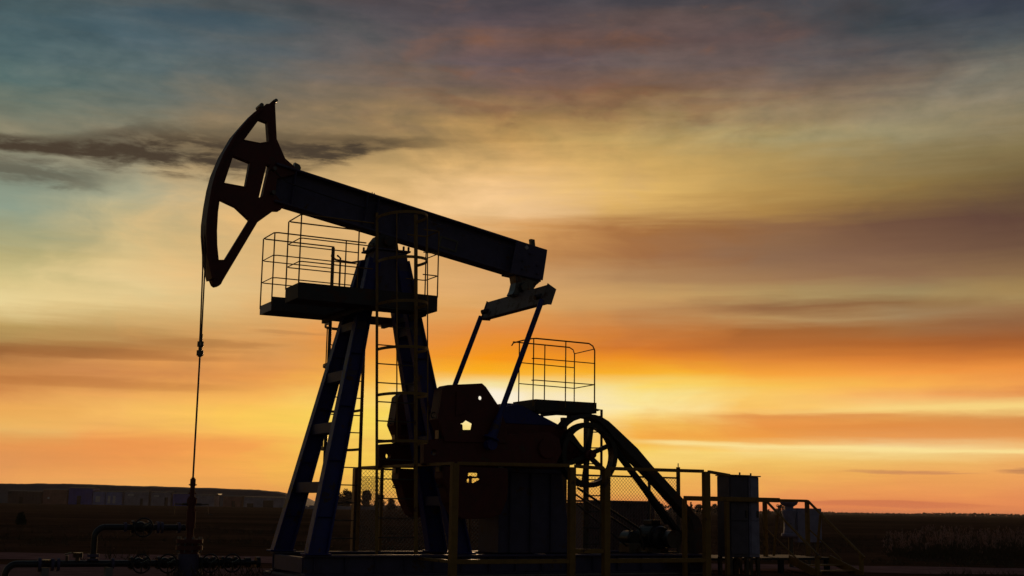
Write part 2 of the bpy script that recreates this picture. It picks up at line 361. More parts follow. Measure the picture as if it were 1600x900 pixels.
# ------------------------------------------------------------------ ground
def ground_mat():
    m = bpy.data.materials.new('dry_field'); m.use_nodes = True; t = m.node_tree; b = t.nodes['Principled BSDF']
    g = t.nodes.new('ShaderNodeNewGeometry'); mp = t.nodes.new('ShaderNodeMapping'); t.links.new(g.outputs['Position'], mp.inputs[0])
    mp.inputs['Scale'].default_value = (.35, 1, 1)
    n1 = t.nodes.new('ShaderNodeTexNoise'); n1.inputs['Scale'].default_value = .08; n1.inputs['Detail'].default_value = 9; n1.inputs['Roughness'].default_value = .65
    n2 = t.nodes.new('ShaderNodeTexNoise'); n2.inputs['Scale'].default_value = 1.6; n2.inputs['Detail'].default_value = 8; n2.inputs['Roughness'].default_value = .7
    t.links.new(mp.outputs[0], n1.inputs[0]); t.links.new(mp.outputs[0], n2.inputs[0])
    r1 = t.nodes.new('ShaderNodeValToRGB'); e = r1.color_ramp.elements
    e[0].position = .35; e[0].color = (.055, .042, .024, 1); e[1].position = .68; e[1].color = (.15, .095, .062, 1)
    x = e.new(.5); x.color = (.09, .058, .038, 1)
    t.links.new(n1.outputs[0], r1.inputs[0])
    r2 = t.nodes.new('ShaderNodeValToRGB'); r2.color_ramp.elements[0].color = (.45, .45, .45, 1); r2.color_ramp.elements[1].color = (1.5, 1.4, 1.3, 1)
    r2.color_ramp.elements[0].position = .3; r2.color_ramp.elements[1].position = .75
    t.links.new(n2.outputs[0], r2.inputs[0])
    mx = t.nodes.new('ShaderNodeMix'); mx.data_type = 'RGBA'; mx.blend_type = 'MULTIPLY'; mx.inputs[0].default_value = 1
    t.links.new(r1.outputs[0], mx.inputs[6]); t.links.new(r2.outputs[0], mx.inputs[7]); t.links.new(mx.outputs[2], b.inputs['Base Color'])
    b.inputs['Roughness'].default_value = 1; b.inputs['Specular IOR Level'].default_value = 0.0
    bp = t.nodes.new('ShaderNodeBump'); bp.inputs['Strength'].default_value = .8; bp.inputs['Distance'].default_value = .12
    t.links.new(n2.outputs[0], bp.inputs['Height']); t.links.new(bp.outputs[0], b.inputs['Normal'])
    return m
def dirt_mat(name, base, scale):
    m = mat(name, base, 1.0, var=.45, scale=scale, bump=.6, spec=0.0, stretch=(.5, 1.3, 1)); return m
GM = ground_mat()
def sheet(name, poly, z, m, label=None):
    n = len(poly); b = MB(); cx = sum(p[0] for p in poly) / n; cy = sum(p[1] for p in poly) / n
    b.add([(x, y, z) for x, y in poly] + [(cx, cy, z)], [(i, (i + 1) % n, n) for i in range(n)])
    return solo(name, b, m, (0, 0, 0), label, None, 'w', kind='structure')
# one sheet out past the horizon, with shallow ripples close by
gb = MB(); xs = [-6000, -2000, -700, -250, -100] + [-60 + 1.5 * i for i in range(81)] + [100, 250, 700, 2000, 6000]
ys_ = [-200, -20, 0, 8] + [12 + .8 * i for i in range(60)] + [62, 70, 85, 110, 150, 220, 350, 600, 1200, 3000, 9000]
def gz(x, y):
    w = max(0.0, min(1.0, (y - 29) / 10)) * max(0.0, min(1.0, (140 - y) / 60)) * max(0, min(1, (90 - abs(x)) / 30))
    return w * .10 * mnoise.noise(Vector((x * .13, y * .35, 0)))
gb.add([(x, y, gz(x, y)) for y in ys_ for x in xs], [(j * len(xs) + i, j * len(xs) + i + 1, (j + 1) * len(xs) + i + 1, (j + 1) * len(xs) + i) for j in range(len(ys_) - 1) for i in range(len(xs) - 1)])
g = solo('ground', gb, GM, (0, 0, 0), None, None, kind='structure')
for p in g.data.polygons: p.use_smooth = True
def wavy(x0, x1, f0, f1, step=.8, amp=.35, seed=0):
    n = int((x1 - x0) / step); a = []; b = []
    for i in range(n + 1):
        x = x0 + (x1 - x0) * i / n
        a.append((x, f0(x) + amp * mnoise.noise(Vector((x * .7, seed, 0))) + .4 * amp * mnoise.noise(Vector((x * 2.3, seed, 5)))))
        b.append((x, f1(x) + amp * mnoise.noise(Vector((x * .6, seed + 9, 0))) + .4 * amp * mnoise.noise(Vector((x * 2.1, seed, 8)))))
    return a, b
def ribbon(name, x0, x1, f0, f1, z, m, amp=.35, seed=0):
    a, b = wavy(x0, x1, f0, f1, amp=amp, seed=seed); n = len(a); q = MB()
    q.add([(x, y, z) for x, y in a] + [(x, y, z) for x, y in b], [(i, i + 1, n + i + 1, n + i) for i in range(n - 1)])
    return solo(name, q, m, (0, 0, 0), None, None, kind='structure')
ribbon('gravel_pad', -16, 16, lambda x: 9.0, lambda x: 22.6, .004, dirt_mat('gravel', (.20, .135, .135), 5.0), .5, 3)
ribbon('dirt_track', -40, 40, lambda x: 24.6, lambda x: 27.8, .008, dirt_mat('track_dirt', (.24, .15, .15), 3.0), .4, 7)

# ------------------------------------------------------------------ the pumping unit
unit = thing('pumping_unit', (0, 0, 0), 'large walking beam oil pump with dark red horsehead and dark blue legs', 'oil pump')
P = lambda *a, **k: part(*a, **k)

# skid
b = MB()
for v in (-.78, .78):
    b.box(-1.76, 5.75, v - .09, v + .09, .31, .345); b.box(-1.76, 5.75, v - .09, v + .09, .03, .06)
    b.box(-1.75, 5.74, v - .012, v + .012, .06, .31)
for u in (-1.7, -.9, 0, .9, 1.85, 3.1, 4.3, 5.68):
    b.box(u - .05, u + .05, -.69, .69, .07, .305)
for i in range(15):
    u = -1.6 + i * .5
    for v in (-.86, .78): b.box(u - .006, u + .006, v, v + .08, .06, .31)
skid = P('skid_frame', b, M['navy'], unit, bevel=.006)
b = MB(); b.box(-1.85, 5.85, -.95, .95, -.05, .028); P('concrete_base', b, M['conc'], unit, bevel=.01)
for u in (-1.55, .95):
    pass
# samson post: four tapering I-section legs
def leg(sv, u0, u1, name='samson_leg', w0=.33, w1=.22, vb=.80):
    b = MB(); p = Vector((u0, sv * vb, .345)); q = Vector((u1, sv * .20, 5.2)); d0, d1 = .20, .16
    for k in (-1, 1):
        b.taper(p + Vector((k * (w0 - .025) / 2, 0, 0)), q + Vector((k * (w1 - .025) / 2, 0, 0)), (.028, d0), (.028, d1))
    b.taper(p, q, (w0 - .05, .02), (w1 - .05, .02))
    b.box(u0 - w0 / 2 - .05, u0 + w0 / 2 + .05, sv * vb - .13, sv * vb + .13, .348, .372)
    for t in (.12, .3, .48, .66, .84):
        c = p.lerp(q, t); w = w0 + (w1 - w0) * t
        b.box(c.x - w / 2 + .03, c.x + w / 2 - .03, c.y - .07, c.y + .07, c.z - .006, c.z + .006)
    return P(name, b, M['blue'], unit, bevel=.005)
leg(1, -1.57, -.54); leg(-1, -1.60, -.54); leg(1, 1.06, -.05, w0=.33, w1=.25, vb=.48); leg(-1, 1.06, -.05, w0=.33, w1=.25, vb=.48)
def legc(u0, u1, z): t = (z - .345) / (5.2 - .345); return u0 + (u1 - u0) * t, .80 + (.25 - .80) * t
for z, h in ((4.02, .14), (3.18, .17), (2.33, .17), (1.38, .17)):
    u, v = legc(-1.58, -.55, z); b = MB(); b.box(u - .11, u + .11, -v + .02, v - .02, z - h / 2, z + h / 2)
    P('cross_brace', b, M['navy'], unit, bevel=.006)
for z in (4.02, 3.1, 2.2, 1.2):
    u, v = legc(1.06, -.05, z); v = .25 + (5.2 - z) * .045; b = MB(); b.box(u - .11, u + .11, -v + .02, v - .02, z - .08, z + .08)
    P('cross_brace', b, M['navy'], unit, bevel=.006)
b = MB()
for v0, v1 in ((.20, .22), (-.22, -.20)):
    b.prism([(-.74, 4.42), (.20, 4.42), (.04, 5.34), (-.53, 5.34)], v0, v1)
b.box(-.60, .10, -.26, .26, 5.345, 5.375); b.box(-.52, .03, -.198, .198, 5.12, 5.34)
for u in (-.62, .10): b.box(u - .01, u + .01, -.198, .198, 4.5, 4.9)
P('post_head', b, M['navy'], unit, bevel=.006)
b = MB(); b.prism([(-.54, 5.378), (-.10, 5.378), (-.12, 5.5), (-.2, 5.60), (-.42, 5.63), (-.5, 5.52)], -.2, .2)
for v in (-.24, .24): b.cyl((-.31, v - .04, 5.5), (-.31, v + .04, 5.5), .085, 20)
for u in (-.57, -.02, .07):
    for v in (-.22, .22): b.cyl((u, v, 5.376), (u, v, 5.45), .02, 8)
sb = P('saddle_bearing', b, M['plate'], unit, bevel=.008)

# walking beam
sl_ = -.166
zt = lambda u: 6.214 - .177 * u
zb = lambda u: 5.573 - .1706 * u
ax = Vector((1, 0, sl_)).normalized(); upb = Vector((-sl_, 0, 1)).normalized()
def skew(u0, u1, v0, v1, f, a, c):
    return MB().prism([(u0, f(u0) + a), (u1, f(u1) + a), (u1, f(u1) + c), (u0, f(u0) + c)], v0, v1)
def merge(*bs):
    o = MB()
    for x in bs: o.add(x.v, x.f)
    return o
bm_ = [skew(-2.28, 2.78, -.15, .15, zt, -.035, 0), skew(-2.28, 2.70, -.15, .15, zb, 0, .035),
       MB().prism([(-2.27, zb(-2.27) + .03), (2.69, zb(2.69) + .03), (2.72, zt(2.72) - .03), (-2.27, zt(-2.27) - .03)], -.012, .012)]
for u in (-2.0, -.72, -.52, -.12, 2.2):
    bm_.append(MB().prism([(u, zb(u) + .035), (u + .016, zb(u) + .035), (u + .016 + .06, zt(u) - .035), (u + .06, zt(u) - .035)], -.14, .14))
bm_.append(skew(-2.24, 2.15, -.20, -.152, zt, -.05, -.03)); bm_.append(skew(-.65, 2.2, .152, .17, zt, -.17, -.155))
beam = P('walking_beam', merge(*bm_), M['navy'], unit, bevel=.006)
b = MB()
for v0, v1 in ((.152, .175), (-.175, -.152)):
    b.prism([(2.06, 5.20), (2.18, 5.81), (2.559, 5.751), (2.811, 5.71), (2.80, 5.618), (2.725, 5.14)], v0, v1)
b.prism([(2.70, 5.15), (2.72, 5.15), (2.79, 5.62), (2.80, 5.70), (2.785, 5.70)], -.151, .151)
for u, z in ((2.3, 5.45), (2.3, 5.3), (2.6, 5.4), (2.6, 5.25), (2.45, 5.6)): b.cyl((u, .17, z), (u, .205, z), .022, 8)
P('end_bracket', b, M['navy'], beam, bevel=.005)
b = MB(); b.prism([(2.56, zt(2.56) - .01), (2.64, zt(2.64) - .01), (2.62, 5.90), (2.54, 5.905)], -.04, .04); P('lifting_lug', b, M['steel'], beam)
b = MB(); b.prism([(-1.95, zt(-1.95)), (-1.85, zt(-1.85)), (-1.83, 6.61), (-1.86, 6.66), (-1.94, 6.69)], -.05, .05); P('lifting_lug', b, M['steel'], beam)
b = MB(); b.prism([(2.335, 5.70), (2.375, 5.655), (2.42, 5.695), (2.38, 5.745)], .176, .19); P('data_plate', b, M['shedwhite'], beam, label='small pale square plate on the beam end')
b = MB()
for q in (-.55, -.51): b.bar((q, .05, zt(q) - .01), (q - .01, .05, zt(q) + .05), .012, .012)
P('grease_nipple', b, M['steel'], beam)

b = MB(); b.prism([(.75, 5.76), (1.10, 5.70), (1.06, 5.50), (.71, 5.56)], .013, .03, [[(.78, 5.73), (1.07, 5.68), (1.035, 5.53), (.745, 5.58)]])
P('inspection_frame', b, M['steel'], beam)
b = MB(); b.tube([(-2.3, .06, 6.5), (-2.1, .16, 6.3), (-1.2, .16, 6.12), (-.7, .16, 6.04)], .008, 6); P('conduit', b, M['black'], beam)

# horsehead
HEAD = dict(
 out=[(-2.354,7.701),(-2.318,7.680),(-2.333,7.606),(-2.277,7.031),(-2.118,6.724),(-1.992,6.637),(-1.9,6.567),(-1.93,6.48),(-2.24,6.36),(-2.26,6.1),(-2.1,5.93),(-2.162,5.841),(-2.26,5.831),(-2.532,5.596),(-3.047,4.587),(-3.068,4.533),(-3.10,4.50),(-3.155,4.483),(-3.195,4.51),(-3.234,4.591),(-3.286,4.783),(-3.331,5.027),(-3.367,5.305),(-3.373,5.482),(-3.352,5.779),(-3.319,6.057),(-3.268,6.308),(-3.16,6.626),(-2.989,6.982),(-2.81,7.238),(-2.704,7.381),(-2.585,7.496),(-2.52,7.56),(-2.483,7.601),(-2.43,7.612)],
 A=[(-2.594,7.331),(-2.445,7.298),(-2.403,6.959),(-2.561,6.911),(-2.841,6.925)],
 B=[(-2.996,6.657),(-2.697,6.581),(-2.753,6.146),(-3.123,6.165)],
 C=[(-3.178,5.913),(-2.89,5.815),(-2.655,5.630),(-3.03,4.915),(-3.141,4.902),(-3.179,5.150),(-3.196,5.383),(-3.196,5.681)],
 S=[(-2.433,6.546),(-2.375,6.575),(-2.47,6.04),(-2.53,6.008)])
b = MB(); b.prism(HEAD['out'], -.08, .08, [HEAD[k] for k in 'ABCS'])
hh = P('horsehead', b, M['red'], unit, bevel=.006)
arc = HEAD['out'][19:32]; b = MB()
for i in range(len(arc) - 1):
    (a0, c0), (a1, c1) = arc[i], arc[i + 1]; d = Vector((a1 - a0, 0, c1 - c0)).normalized(); nrm = Vector((-d.z, 0, d.x))
    if nrm.x > 0: nrm = -nrm
    p0, p1 = Vector((a0, 0, c0)), Vector((a1, 0, c1))
    b.hexa([p0 + Vector((0, y, 0)) + nrm * o for y, o in ((-.17, -.04), (.17, -.04), (.17, .012), (-.17, .012))],
           [p1 + Vector((0, y, 0)) + nrm * o for y, o in ((-.17, -.04), (.17, -.04), (.17, .012), (-.17, .012))])
P('arc_plate', b, M['red'], hh)
for i, k in enumerate('ABC'):
    b = MB(); l = HEAD[k]
    for j in range(len(l)):
        p, q = l[j], l[(j + 1) % len(l)]
        b.bar((p[0], .086, p[1]), (q[0], .086, q[1]), .010, .02, (0, 1, 0))
    P('stiffener_rim', b, M['red'], hh)
b = MB(); b.cyl((-2.57, -.12, 7.555), (-2.57, .12, 7.555), .035, 12); b.bar((-2.56, 0, 7.5), (-2.56, 0, 7.56), .05, .05)
b.cyl((-2.335, -.13, 7.67), (-2.335, .13, 7.67), .03, 10)
P('cable_pin', b, M['steel'], hh, smooth_=True)
b = MB()
for z in (6.1, 6.5): b.cyl((-2.32, -.2, z), (-2.32, .2, z), .035, 10)
P('hinge_pin', b, M['steel'], hh, pieces=True)

# tail bearing, equalizer and pitmans
b = MB(); b.prism([(2.187, 5.20), (2.215, 5.058), (2.18, 4.92), (2.14, 4.84), (2.40, 4.80), (2.56, 4.96), (2.62, 5.05), (2.68, 5.10), (2.71, 5.15)], -.12, .12)
b.cyl((2.36, -.2, 4.98), (2.36, .2, 4.98), .09, 16)
P('tail_bearing', b, M['steel'], unit, bevel=.008)
b = MB(); b.prism([(2.276, 4.885), (2.425, 4.80), (2.331, 4.549), (2.160, 4.545)], -1.15, 1.15)
eq = P('equalizer_beam', b, M['tread'], unit, bevel=.01)
b = MB()
for v in (-1.152, 1.138): b.prism([(2.27, 4.90), (2.44, 4.81), (2.345, 4.535), (2.14, 4.53)], v, v + .014)
P('end_plate', b, M['tread'], eq, pieces=True)
b = MB()
for v in (-1.0, 1.0): b.cyl((2.10, v, 4.655), (2.24, v, 4.70), .045, 12)
P('bearing_boss', b, M['steel'], eq, pieces=True)
pa, pb = Vector((2.16, 0, 4.60)), Vector((1.235, 0, 2.21))
for sv in (1, -1):
    v = sv * 1.15
    b = MB(); b.tube([pa + Vector((0, v, 0)), pb + Vector((0, v, 0))], .046, 12)
    p = P('pitman_arm', b, M['blue'], unit, smooth_=True)
    b = MB(); dd = (pa - pb).normalized(); c = pb + Vector((0, v, 0))
    b.lathe(c - dd * .02, dd, [(0, .06), (.02, .13), (.05, .13), (.07, .08), (.35, .065), (.45, .046)], 14)
    b.cyl((1.235, v - .10 * sv, 2.12), (1.235, v + .06 * sv, 2.12), .09, 16)
    P('pitman_foot', b, M['blue'], p, smooth_=True)

# cranks with their counterweights
CWU = [(.44,2.14),(.40,2.30),(.30,2.50),(.327,2.64),(.379,2.99),(.47,3.06),(1.098,3.123),(1.17,3.069),(1.414,2.765),(1.56,2.46),(1.60,2.16)]
CWL = [(.43,1.75),(.42,1.56),(.50,1.40),(.56,1.19),(.70,.96),(.80,.915),(1.30,.935),(1.49,1.0),(1.60,1.244),(1.62,1.5),(1.60,1.75)]
HU = [(.716,2.443),(.76,2.455),(.819,2.505),(.936,2.452),(.93,2.43),(.915,2.352),(.764,2.345),(.755,2.43)]
def circ(u, z, r, n=10): return [(u + r * math.cos(2 * math.pi * i / n), z + r * math.sin(2 * math.pi * i / n)) for i in range(n)]
for sv in (1, -1):
    y = sorted((sv * .86, sv * 1.02))
    b = MB(); b.prism([(.10, 1.78), (.14, 1.755), (2.3, 1.80), (2.55, 1.86), (2.66, 2.05), (2.6, 2.28), (2.4, 2.38), (.14, 2.16), (.10, 2.13)], y[0], y[1], [circ(.27, 1.96, .05)])
    b.cyl((2.35, sv * .80, 2.1), (2.35, sv * 1.08, 2.1), .17, 20)
    cr_ = P('crank_arm', b, M['red'], unit, bevel=.008)
    y = sorted((sv * .74, sv * 1.06))
    yf = sorted((sv * 1.02, sv * 1.06)); yr = sorted((sv * .74, sv * 1.018))
    b = MB(); b.prism(CWU, *yf, [HU, circ(1.07, 2.88, .035)])
    b.prism(CWU, *yr, [[(.66,2.30),(.66,2.53),(1.2,2.53),(1.2,2.30)] if sv > 0 else [(.45,2.34),(.45,2.5),(1.0,2.5),(1.0,2.34)], [(1.0,2.82),(1.0,2.95),(1.26,2.95),(1.26,2.82)] if sv > 0 else [(.8,2.82),(.8,2.95),(1.13,2.95),(1.13,2.82)]])
    yb = sorted((sv * 1.062, sv * 1.085)); b.prism([(.62, 2.56), (.80, 2.62), (.80, 2.98), (.62, 2.96)], *yb)
    P('counterweight', b, M['red'], cr_, bevel=.015)
    b = MB(); b.prism(CWL, *yr, [[(.80,1.47),(.80,1.70),(1.30,1.70),(1.30,1.47)]] if sv > 0 else []); b.prism(CWL, *yf, [[(.875,1.60),(.88,1.655),(1.05,1.66),(1.045,1.60)], [(.86,1.50),(.86,1.56),(1.09,1.575),(1.09,1.55),(.98,1.495)], circ(.62, 1.3, .035)])
    P('counterweight', b, M['red'], cr_, bevel=.015)
    b = MB()
    for (u, z, dz) in ((.33, 2.52, .06), (.45, 1.45, -.06)):
        b.tube([(u + .03, sv * .9, z), (u - .05, sv * .9, z + .01), (u - .07, sv * .9, z + dz * .5 + .01), (u - .05, sv * .9, z + dz + .03), (u + .02, sv * .9, z + dz + .03)], .010, 6)
    P('lifting_eye', b, M['steel'], cr_, pieces=True)
    for (u, z) in ((.42, 2.24), (1.5, 2.36), (.45, 1.72), (1.52, 1.72)):
        b = MB(); b.box(u - .05, u + .05, sv * .9 - .07, sv * .9 + .07, z - .05, z + .09); b.cyl((u, sv * .9, z), (u, sv * .9, z + .17), .022, 8)
        P('clamp_bolt', b, M['steel'], cr_)

# gear box
b = MB(); b.prism([(1.72, 1.78), (3.05, 1.78), (3.10, 1.90), (3.10, 2.44), (2.95, 2.53), (1.80, 2.53), (1.68, 2.4)], -.45, .45)
b.box(1.66, 3.14, -.5, .5, 2.08, 2.14)
b.cyl((2.35, -.8, 2.1), (2.35, .8, 2.1), .12, 20); b.cyl((2.35, -.56, 2.1), (2.35, .56, 2.1), .24, 20)
for u in (1.95, 2.7, 3.0):
    for v in (-.47, .47): b.cyl((u, v - .03, 2.3), (u, v + .03, 2.3), .06, 12)
gbx = P('gearbox', b, M['red'], unit, bevel=.01)
b = MB(); b.prism([(1.76, 2.535), (1.80, 2.76), (1.92, 2.83), (2.08, 2.87), (2.2, 2.85), (2.42, 2.76), (2.98, 2.535)], -.43, .43)
b.box(2.0, 2.25, -.2, .2, 2.85, 2.90)
for u in (1.86, 2.3, 2.7):
    for v in (-.38, .38): b.cyl((u, v, 2.53), (u, v, 2.60), .02, 8)
P('cover_hood', b, M['blue'], gbx, bevel=.012)
b = MB(); b.prism([(1.80, .35), (3.25, .35), (3.05, 1.60), (3.05, 1.775), (1.80, 1.775), (1.80, 1.6)], -.38, .38)
b.box(1.72, 3.15, -.45, .45, 1.70, 1.776)
for u in (2.0, 2.4, 2.8):
    for v0 in (-.44, .38): b.box(u - .01, u + .01, v0, v0 + .06, .36, 1.70)
P('gearbox_pedestal', b, M['navy'], unit, bevel=.008)

# drive sheave on the input shaft
SC = Vector((3.36, .70, 2.035)); RS = .565
b = MB()
def ringpoly(r, n=40): return [(SC.x + r * math.cos(2 * math.pi * i / n), SC.z + r * math.sin(2 * math.pi * i / n)) for i in range(n)]
b.prism(ringpoly(RS), .61, .79, [ringpoly(RS - .085)])
sh = P('drive_sheave', b, M['black'], unit, smooth_=True)
b = MB()
for k in range(6):
    a = R(22 + 60 * k); d = Vector((math.cos(a), 0, math.sin(a)))
    b.bar(SC + d * .08, SC + d * (RS - .07), .07, .075, (0, 1, 0))
P('spoke', b, M['black'], sh)
b = MB(); b.lathe((SC.x, .40, SC.z), (0, 1, 0), [(0, .17), (.12, .15), (.18, .09), (.40, .09), (.42, .06), (.5, .06)], 20)
b.prism([(3.05, 1.86), (3.2, 1.86), (3.46, 1.95), (3.46, 2.13), (3.2, 2.42), (3.05, 2.42)], .1, .45)
P('hub', b, M['red'], sh, smooth_=True)

# belt guard hoop and belts running down to the motor
go = [(2.787,2.50),(2.88,2.60),(2.965,2.66),(3.12,2.715),(3.289,2.735),(3.43,2.73),(3.566,2.698),(3.71,2.63),(3.839,2.536),(4.317,2.176),(4.65,1.86),(5.234,1.361),(5.531,1.07),(5.66,.95),(5.72,.80),(5.729,.35)]
gi = [(5.52,.35),(5.515,.76),(5.47,.93),(5.232,1.146),(4.644,1.66),(4.15,2.06),(3.80,2.36),(3.66,2.50),(3.54,2.60),(3.42,2.655),(3.289,2.67),(3.14,2.65),(3.0,2.60),(2.91,2.54),(2.83,2.46)]
b = MB(); b.prism(go + gi, .56, .84)
P('belt_guard', b, M['plate'], unit, bevel=.006)
b = MB()
for k in range(3):
    y = .63 + k * .06
    b.bar((3.88, y, 2.25), (5.05, y, .86), .03, .02); b.bar((3.93, y, 2.12), (5.36, y, .60), .03, .02)
b.bar((3.90, .70, 2.18), (5.46, .70, .53), .10, .07)
P('drive_belt', b, M['rubber'], unit, pieces=True)
b = MB()
b.tube([(3.40, .30, 1.47), (4.72, .30, .76)], .022); b.tube([(3.40, .22, 1.36), (4.72, .22, .66)], .018); b.tube([(3.3, .3, 1.25), (4.45, .3, .45)], .014)
b.tube([(4.72, .30, .76), (4.80, .30, .40)], .02)
P('brake_rod', b, M['steel'], unit, pieces=True)

# platforms round the post
ZP = 4.31
def rail_run(b, pts, z, r=.012):
    b.tube([(p[0], p[1], z) for p in pts], r, 6)
def toe(name, segs, parent, z0, z1, m):
    b = MB()
    for (p, q) in segs: b.bar((p[0], p[1], (z0 + z1) / 2), (q[0], q[1], (z0 + z1) / 2), .008, z1 - z0, Vector((0, 0, 1)).cross(Vector((q[0] - p[0], q[1] - p[1], 0))))
    return P(name, b, m, parent)
def board(b, p, q, z0, z1, t=.008):
    d = Vector((q[0] - p[0], q[1] - p[1], 0)).normalized(); s_ = Vector((-d.y, d.x, 0)) * t / 2
    P0, Q0 = Vector((p[0], p[1], z0)), Vector((q[0], q[1], z0)); up = Vector((0, 0, z1 - z0))
    b.hexa([P0 - s_, Q0 - s_, Q0 + s_, P0 + s_], [P0 - s_ + up, Q0 - s_ + up, Q0 + s_ + up, P0 + s_ + up])
b = MB()
b.box(-2.12, .25, .42, 1.05, ZP - .05, ZP); b.box(-2.08, .60, -1.05, -.42, ZP - .05, ZP); b.box(-.78, -.62, -.42, .42, ZP - .05, ZP); b.box(.22, .34, -.42, .42, ZP - .05, ZP)
b.box(-1.1, -.78, -.42, .42, ZP - .05, ZP)
for u in (-1.0, 0.1):
    b.box(u - .03, u + .03, -.9, .9, ZP - .13, ZP - .052)
plat = P('service_platform', b, M['plate'], unit)
b = MB(); board(b, (-2.12, 1.05), (.25, 1.05), ZP - .06, ZP + .20); board(b, (-2.12, .42), (-2.12, 1.05), ZP - .04, ZP + .19); board(b, (.25, .42), (.25, 1.05), ZP - .06, ZP + .20)
board(b, (-2.08, -.42), (-.8, -.42), ZP - .05, ZP + .18)
board(b, (.60, -1.05), (.60, -.42), ZP - .06, ZP + .12)
board(b, (-2.08, -1.05), (.6, -1.05), ZP - .05, ZP + .04)
P('toe_board', b, M['plate'], plat, pieces=True)
b = MB(); board(b, (-2.08, -1.05), (-2.08, -.42), ZP - .05, ZP + .10); P('toe_board', b, M['cab'], plat, pieces=True)
def railing(parent, posts, runs, zs, z0, name='railing', r=.012, m='yellow'):
    b = MB()
    for p in posts: b.tube([(p[0], p[1], z0), (p[0], p[1], zs[0])], r, 6)
    for i, z in enumerate(zs):
        for run in runs: b.tube([(p[0], p[1], z) for p in run], r if i == 0 else r * .8, 6)
    return P(name, b, M[m], parent)
ZR = (5.59, 5.21, 4.84)
railing(plat, [(-2.12, 1.05), (-2.12, .42), (-.91, .42), (.25, 1.05), (.25, .55)],
        [[(-.90, .42), (-2.08, .42), (-2.12, .46), (-2.12, 1.01), (-2.08, 1.05), (-.90, 1.05)], [(-.02, 1.05), (.22, 1.05), (.25, 1.02), (.25, .58), (.2, .55), (-.1, .55)]], ZR, 4.48)
railing(plat, [(-2.08, -1.05), (-2.08, -.42), (-.80, -.46)],
        [[(-.80, -1.05), (-2.04, -1.05), (-2.08, -1.01), (-2.08, -.47), (-2.02, -.42), (-.45, -.42)]], (5.575, 5.19, 4.81), 4.36)
# caged ladders, one each side
def caged(parent_unit, v, sv, stiles, rung_z, hoops, us, r_st=.024):
    b = MB()
    (u0b, u0t, z0b, z0t), (u1b, u1t, z1b, z1t) = stiles
    b.tube([(u0b, v, z0b), (u0t, v, z0t)], r_st, 8)
    lad = P('caged_ladder', b, M['yellow'] if sv > 0 else M['steel'], parent_unit)
    b = MB(); b.tube([(u1b, v, z1b), (u1t, v, z1t)], .033 if sv > 0 else r_st, 8); P('stile', b, M['yellow'], lad)
    for z in rung_z:
        t0 = (z - z0b) / (z0t - z0b); t1 = (z - z1b) / (z1t - z1b)
        b = MB(); b.tube([(u0b + (u0t - u0b) * t0, v, z), (u1b + (u1t - u1b) * t1, v, z)], .010, 6); P('rung', b, M['steel'], lad)
    for z in hoops:
        ua = u0b + (u0t - u0b) * (z - z0b) / (z0t - z0b); ub = u1b + (u1t - u1b) * (z - z1b) / (z1t - z1b)
        c = (ua + ub) / 2; hw = (ub - ua) / 2; pts = []
        for i in range(17):
            a = math.pi * i / 16; pts.append((c + .05 * math.sin(a) - hw * math.cos(a) * (1.0 + .22 * math.sin(a)), v + sv * (.05 + .66 * math.sin(a)) * (1 if 0 < i < 16 else 0), z))
        b = MB()
        for i in range(16):
            p, q = Vector(pts[i]), Vector(pts[i + 1]); b.bar(p, q, .012, .045, Vector((0, 0, 1)).cross(q - p))
        P('cage_hoop', b, M['yellow'], lad)
    if hoops:
        zlo, zhi = min(hoops), max(hoops)
        b = MB()
        for a in us:
            def pt(z):
                ua = u0b + (u0t - u0b) * (z - z0b) / (z0t - z0b); ub = u1b + (u1t - u1b) * (z - z1b) / (z1t - z1b)
                return ((ua + ub) / 2 + .05 * math.sin(a) - (ub - ua) / 2 * math.cos(a) * (1 + .22 * math.sin(a)), v + sv * (.05 + .66 * math.sin(a)), z)
            b.tube([pt(zlo), pt(zhi)], .011, 6)
        P('cage_bar', b, M['yellow'], lad, pieces=True)
    return lad
caged(unit, 1.12, 1, ((-.70, -.885, .36, 5.75), (-.04, -.205, .36, 5.80)), [.62 + .3 * i for i in range(12)] + [4.22], [2.09, 2.82, 3.54, 4.26, 4.95, 5.67], [R(48), R(138)])
caged(unit, -1.10, -1, ((-.80, -.80, .36, 5.57), (-.16, -.16, .36, 4.36)), [.55 + .3 * i for i in range(13)], [2.07, 2.75, 3.52, 4.235], [R(60), R(120)], .032)
b = MB(); b.tube([(-.66, -1.10, 4.36), (-.66, -1.10, 5.4), (-.7, -1.15, 5.45)], .018, 6)
b.tube([(-.80, -1.10, 5.5), (-.75, -1.3, 5.46), (-.6, -1.5, 5.44), (-.3, -1.5, 5.42), (-.1, -1.3, 5.45)], .02, 6); P('grab_hoop', b, M['steel'], plat, pieces=True)

# rear deck over the sheave
b = MB(); b.box(2.42, 3.66, -.32, .50, 2.80, 2.84)
for u in (2.5, 3.0, 3.55): b.box(u - .03, u + .03, -.30, .48, 2.74, 2.798)
deck = P('rear_deck', b, M['plate'], unit)
b = MB(); board(b, (2.42, .5), (3.66, .5), 2.78, 2.97); board(b, (2.42, -.32), (2.42, .5), 2.78, 2.97); board(b, (3.66, -.32), (3.66, .5), 2.78, 2.97); board(b, (2.42, -.32), (3.66, -.32), 2.78, 2.95)
P('toe_board', b, M['plate'], deck, pieces=True)
b = MB()
def arc_rail(v, ua, ub, z, r, rc=.10):
    return [(ua, v, z), (ub - rc, v, z - .02), (ub - rc * .3, v, z - .02 - rc * .3), (ub, v, z - rc)]
b.tube([(2.36, -.30, 3.98), (2.38, -.27, 4.03), (2.37, .1, 4.035), (2.37, .44, 4.03), (2.42, .5, 4.03), (3.50, .5, 4.02), (3.58, .5, 3.98), (3.62, .5, 3.90), (3.62, .5, 2.85)], .013, 6)
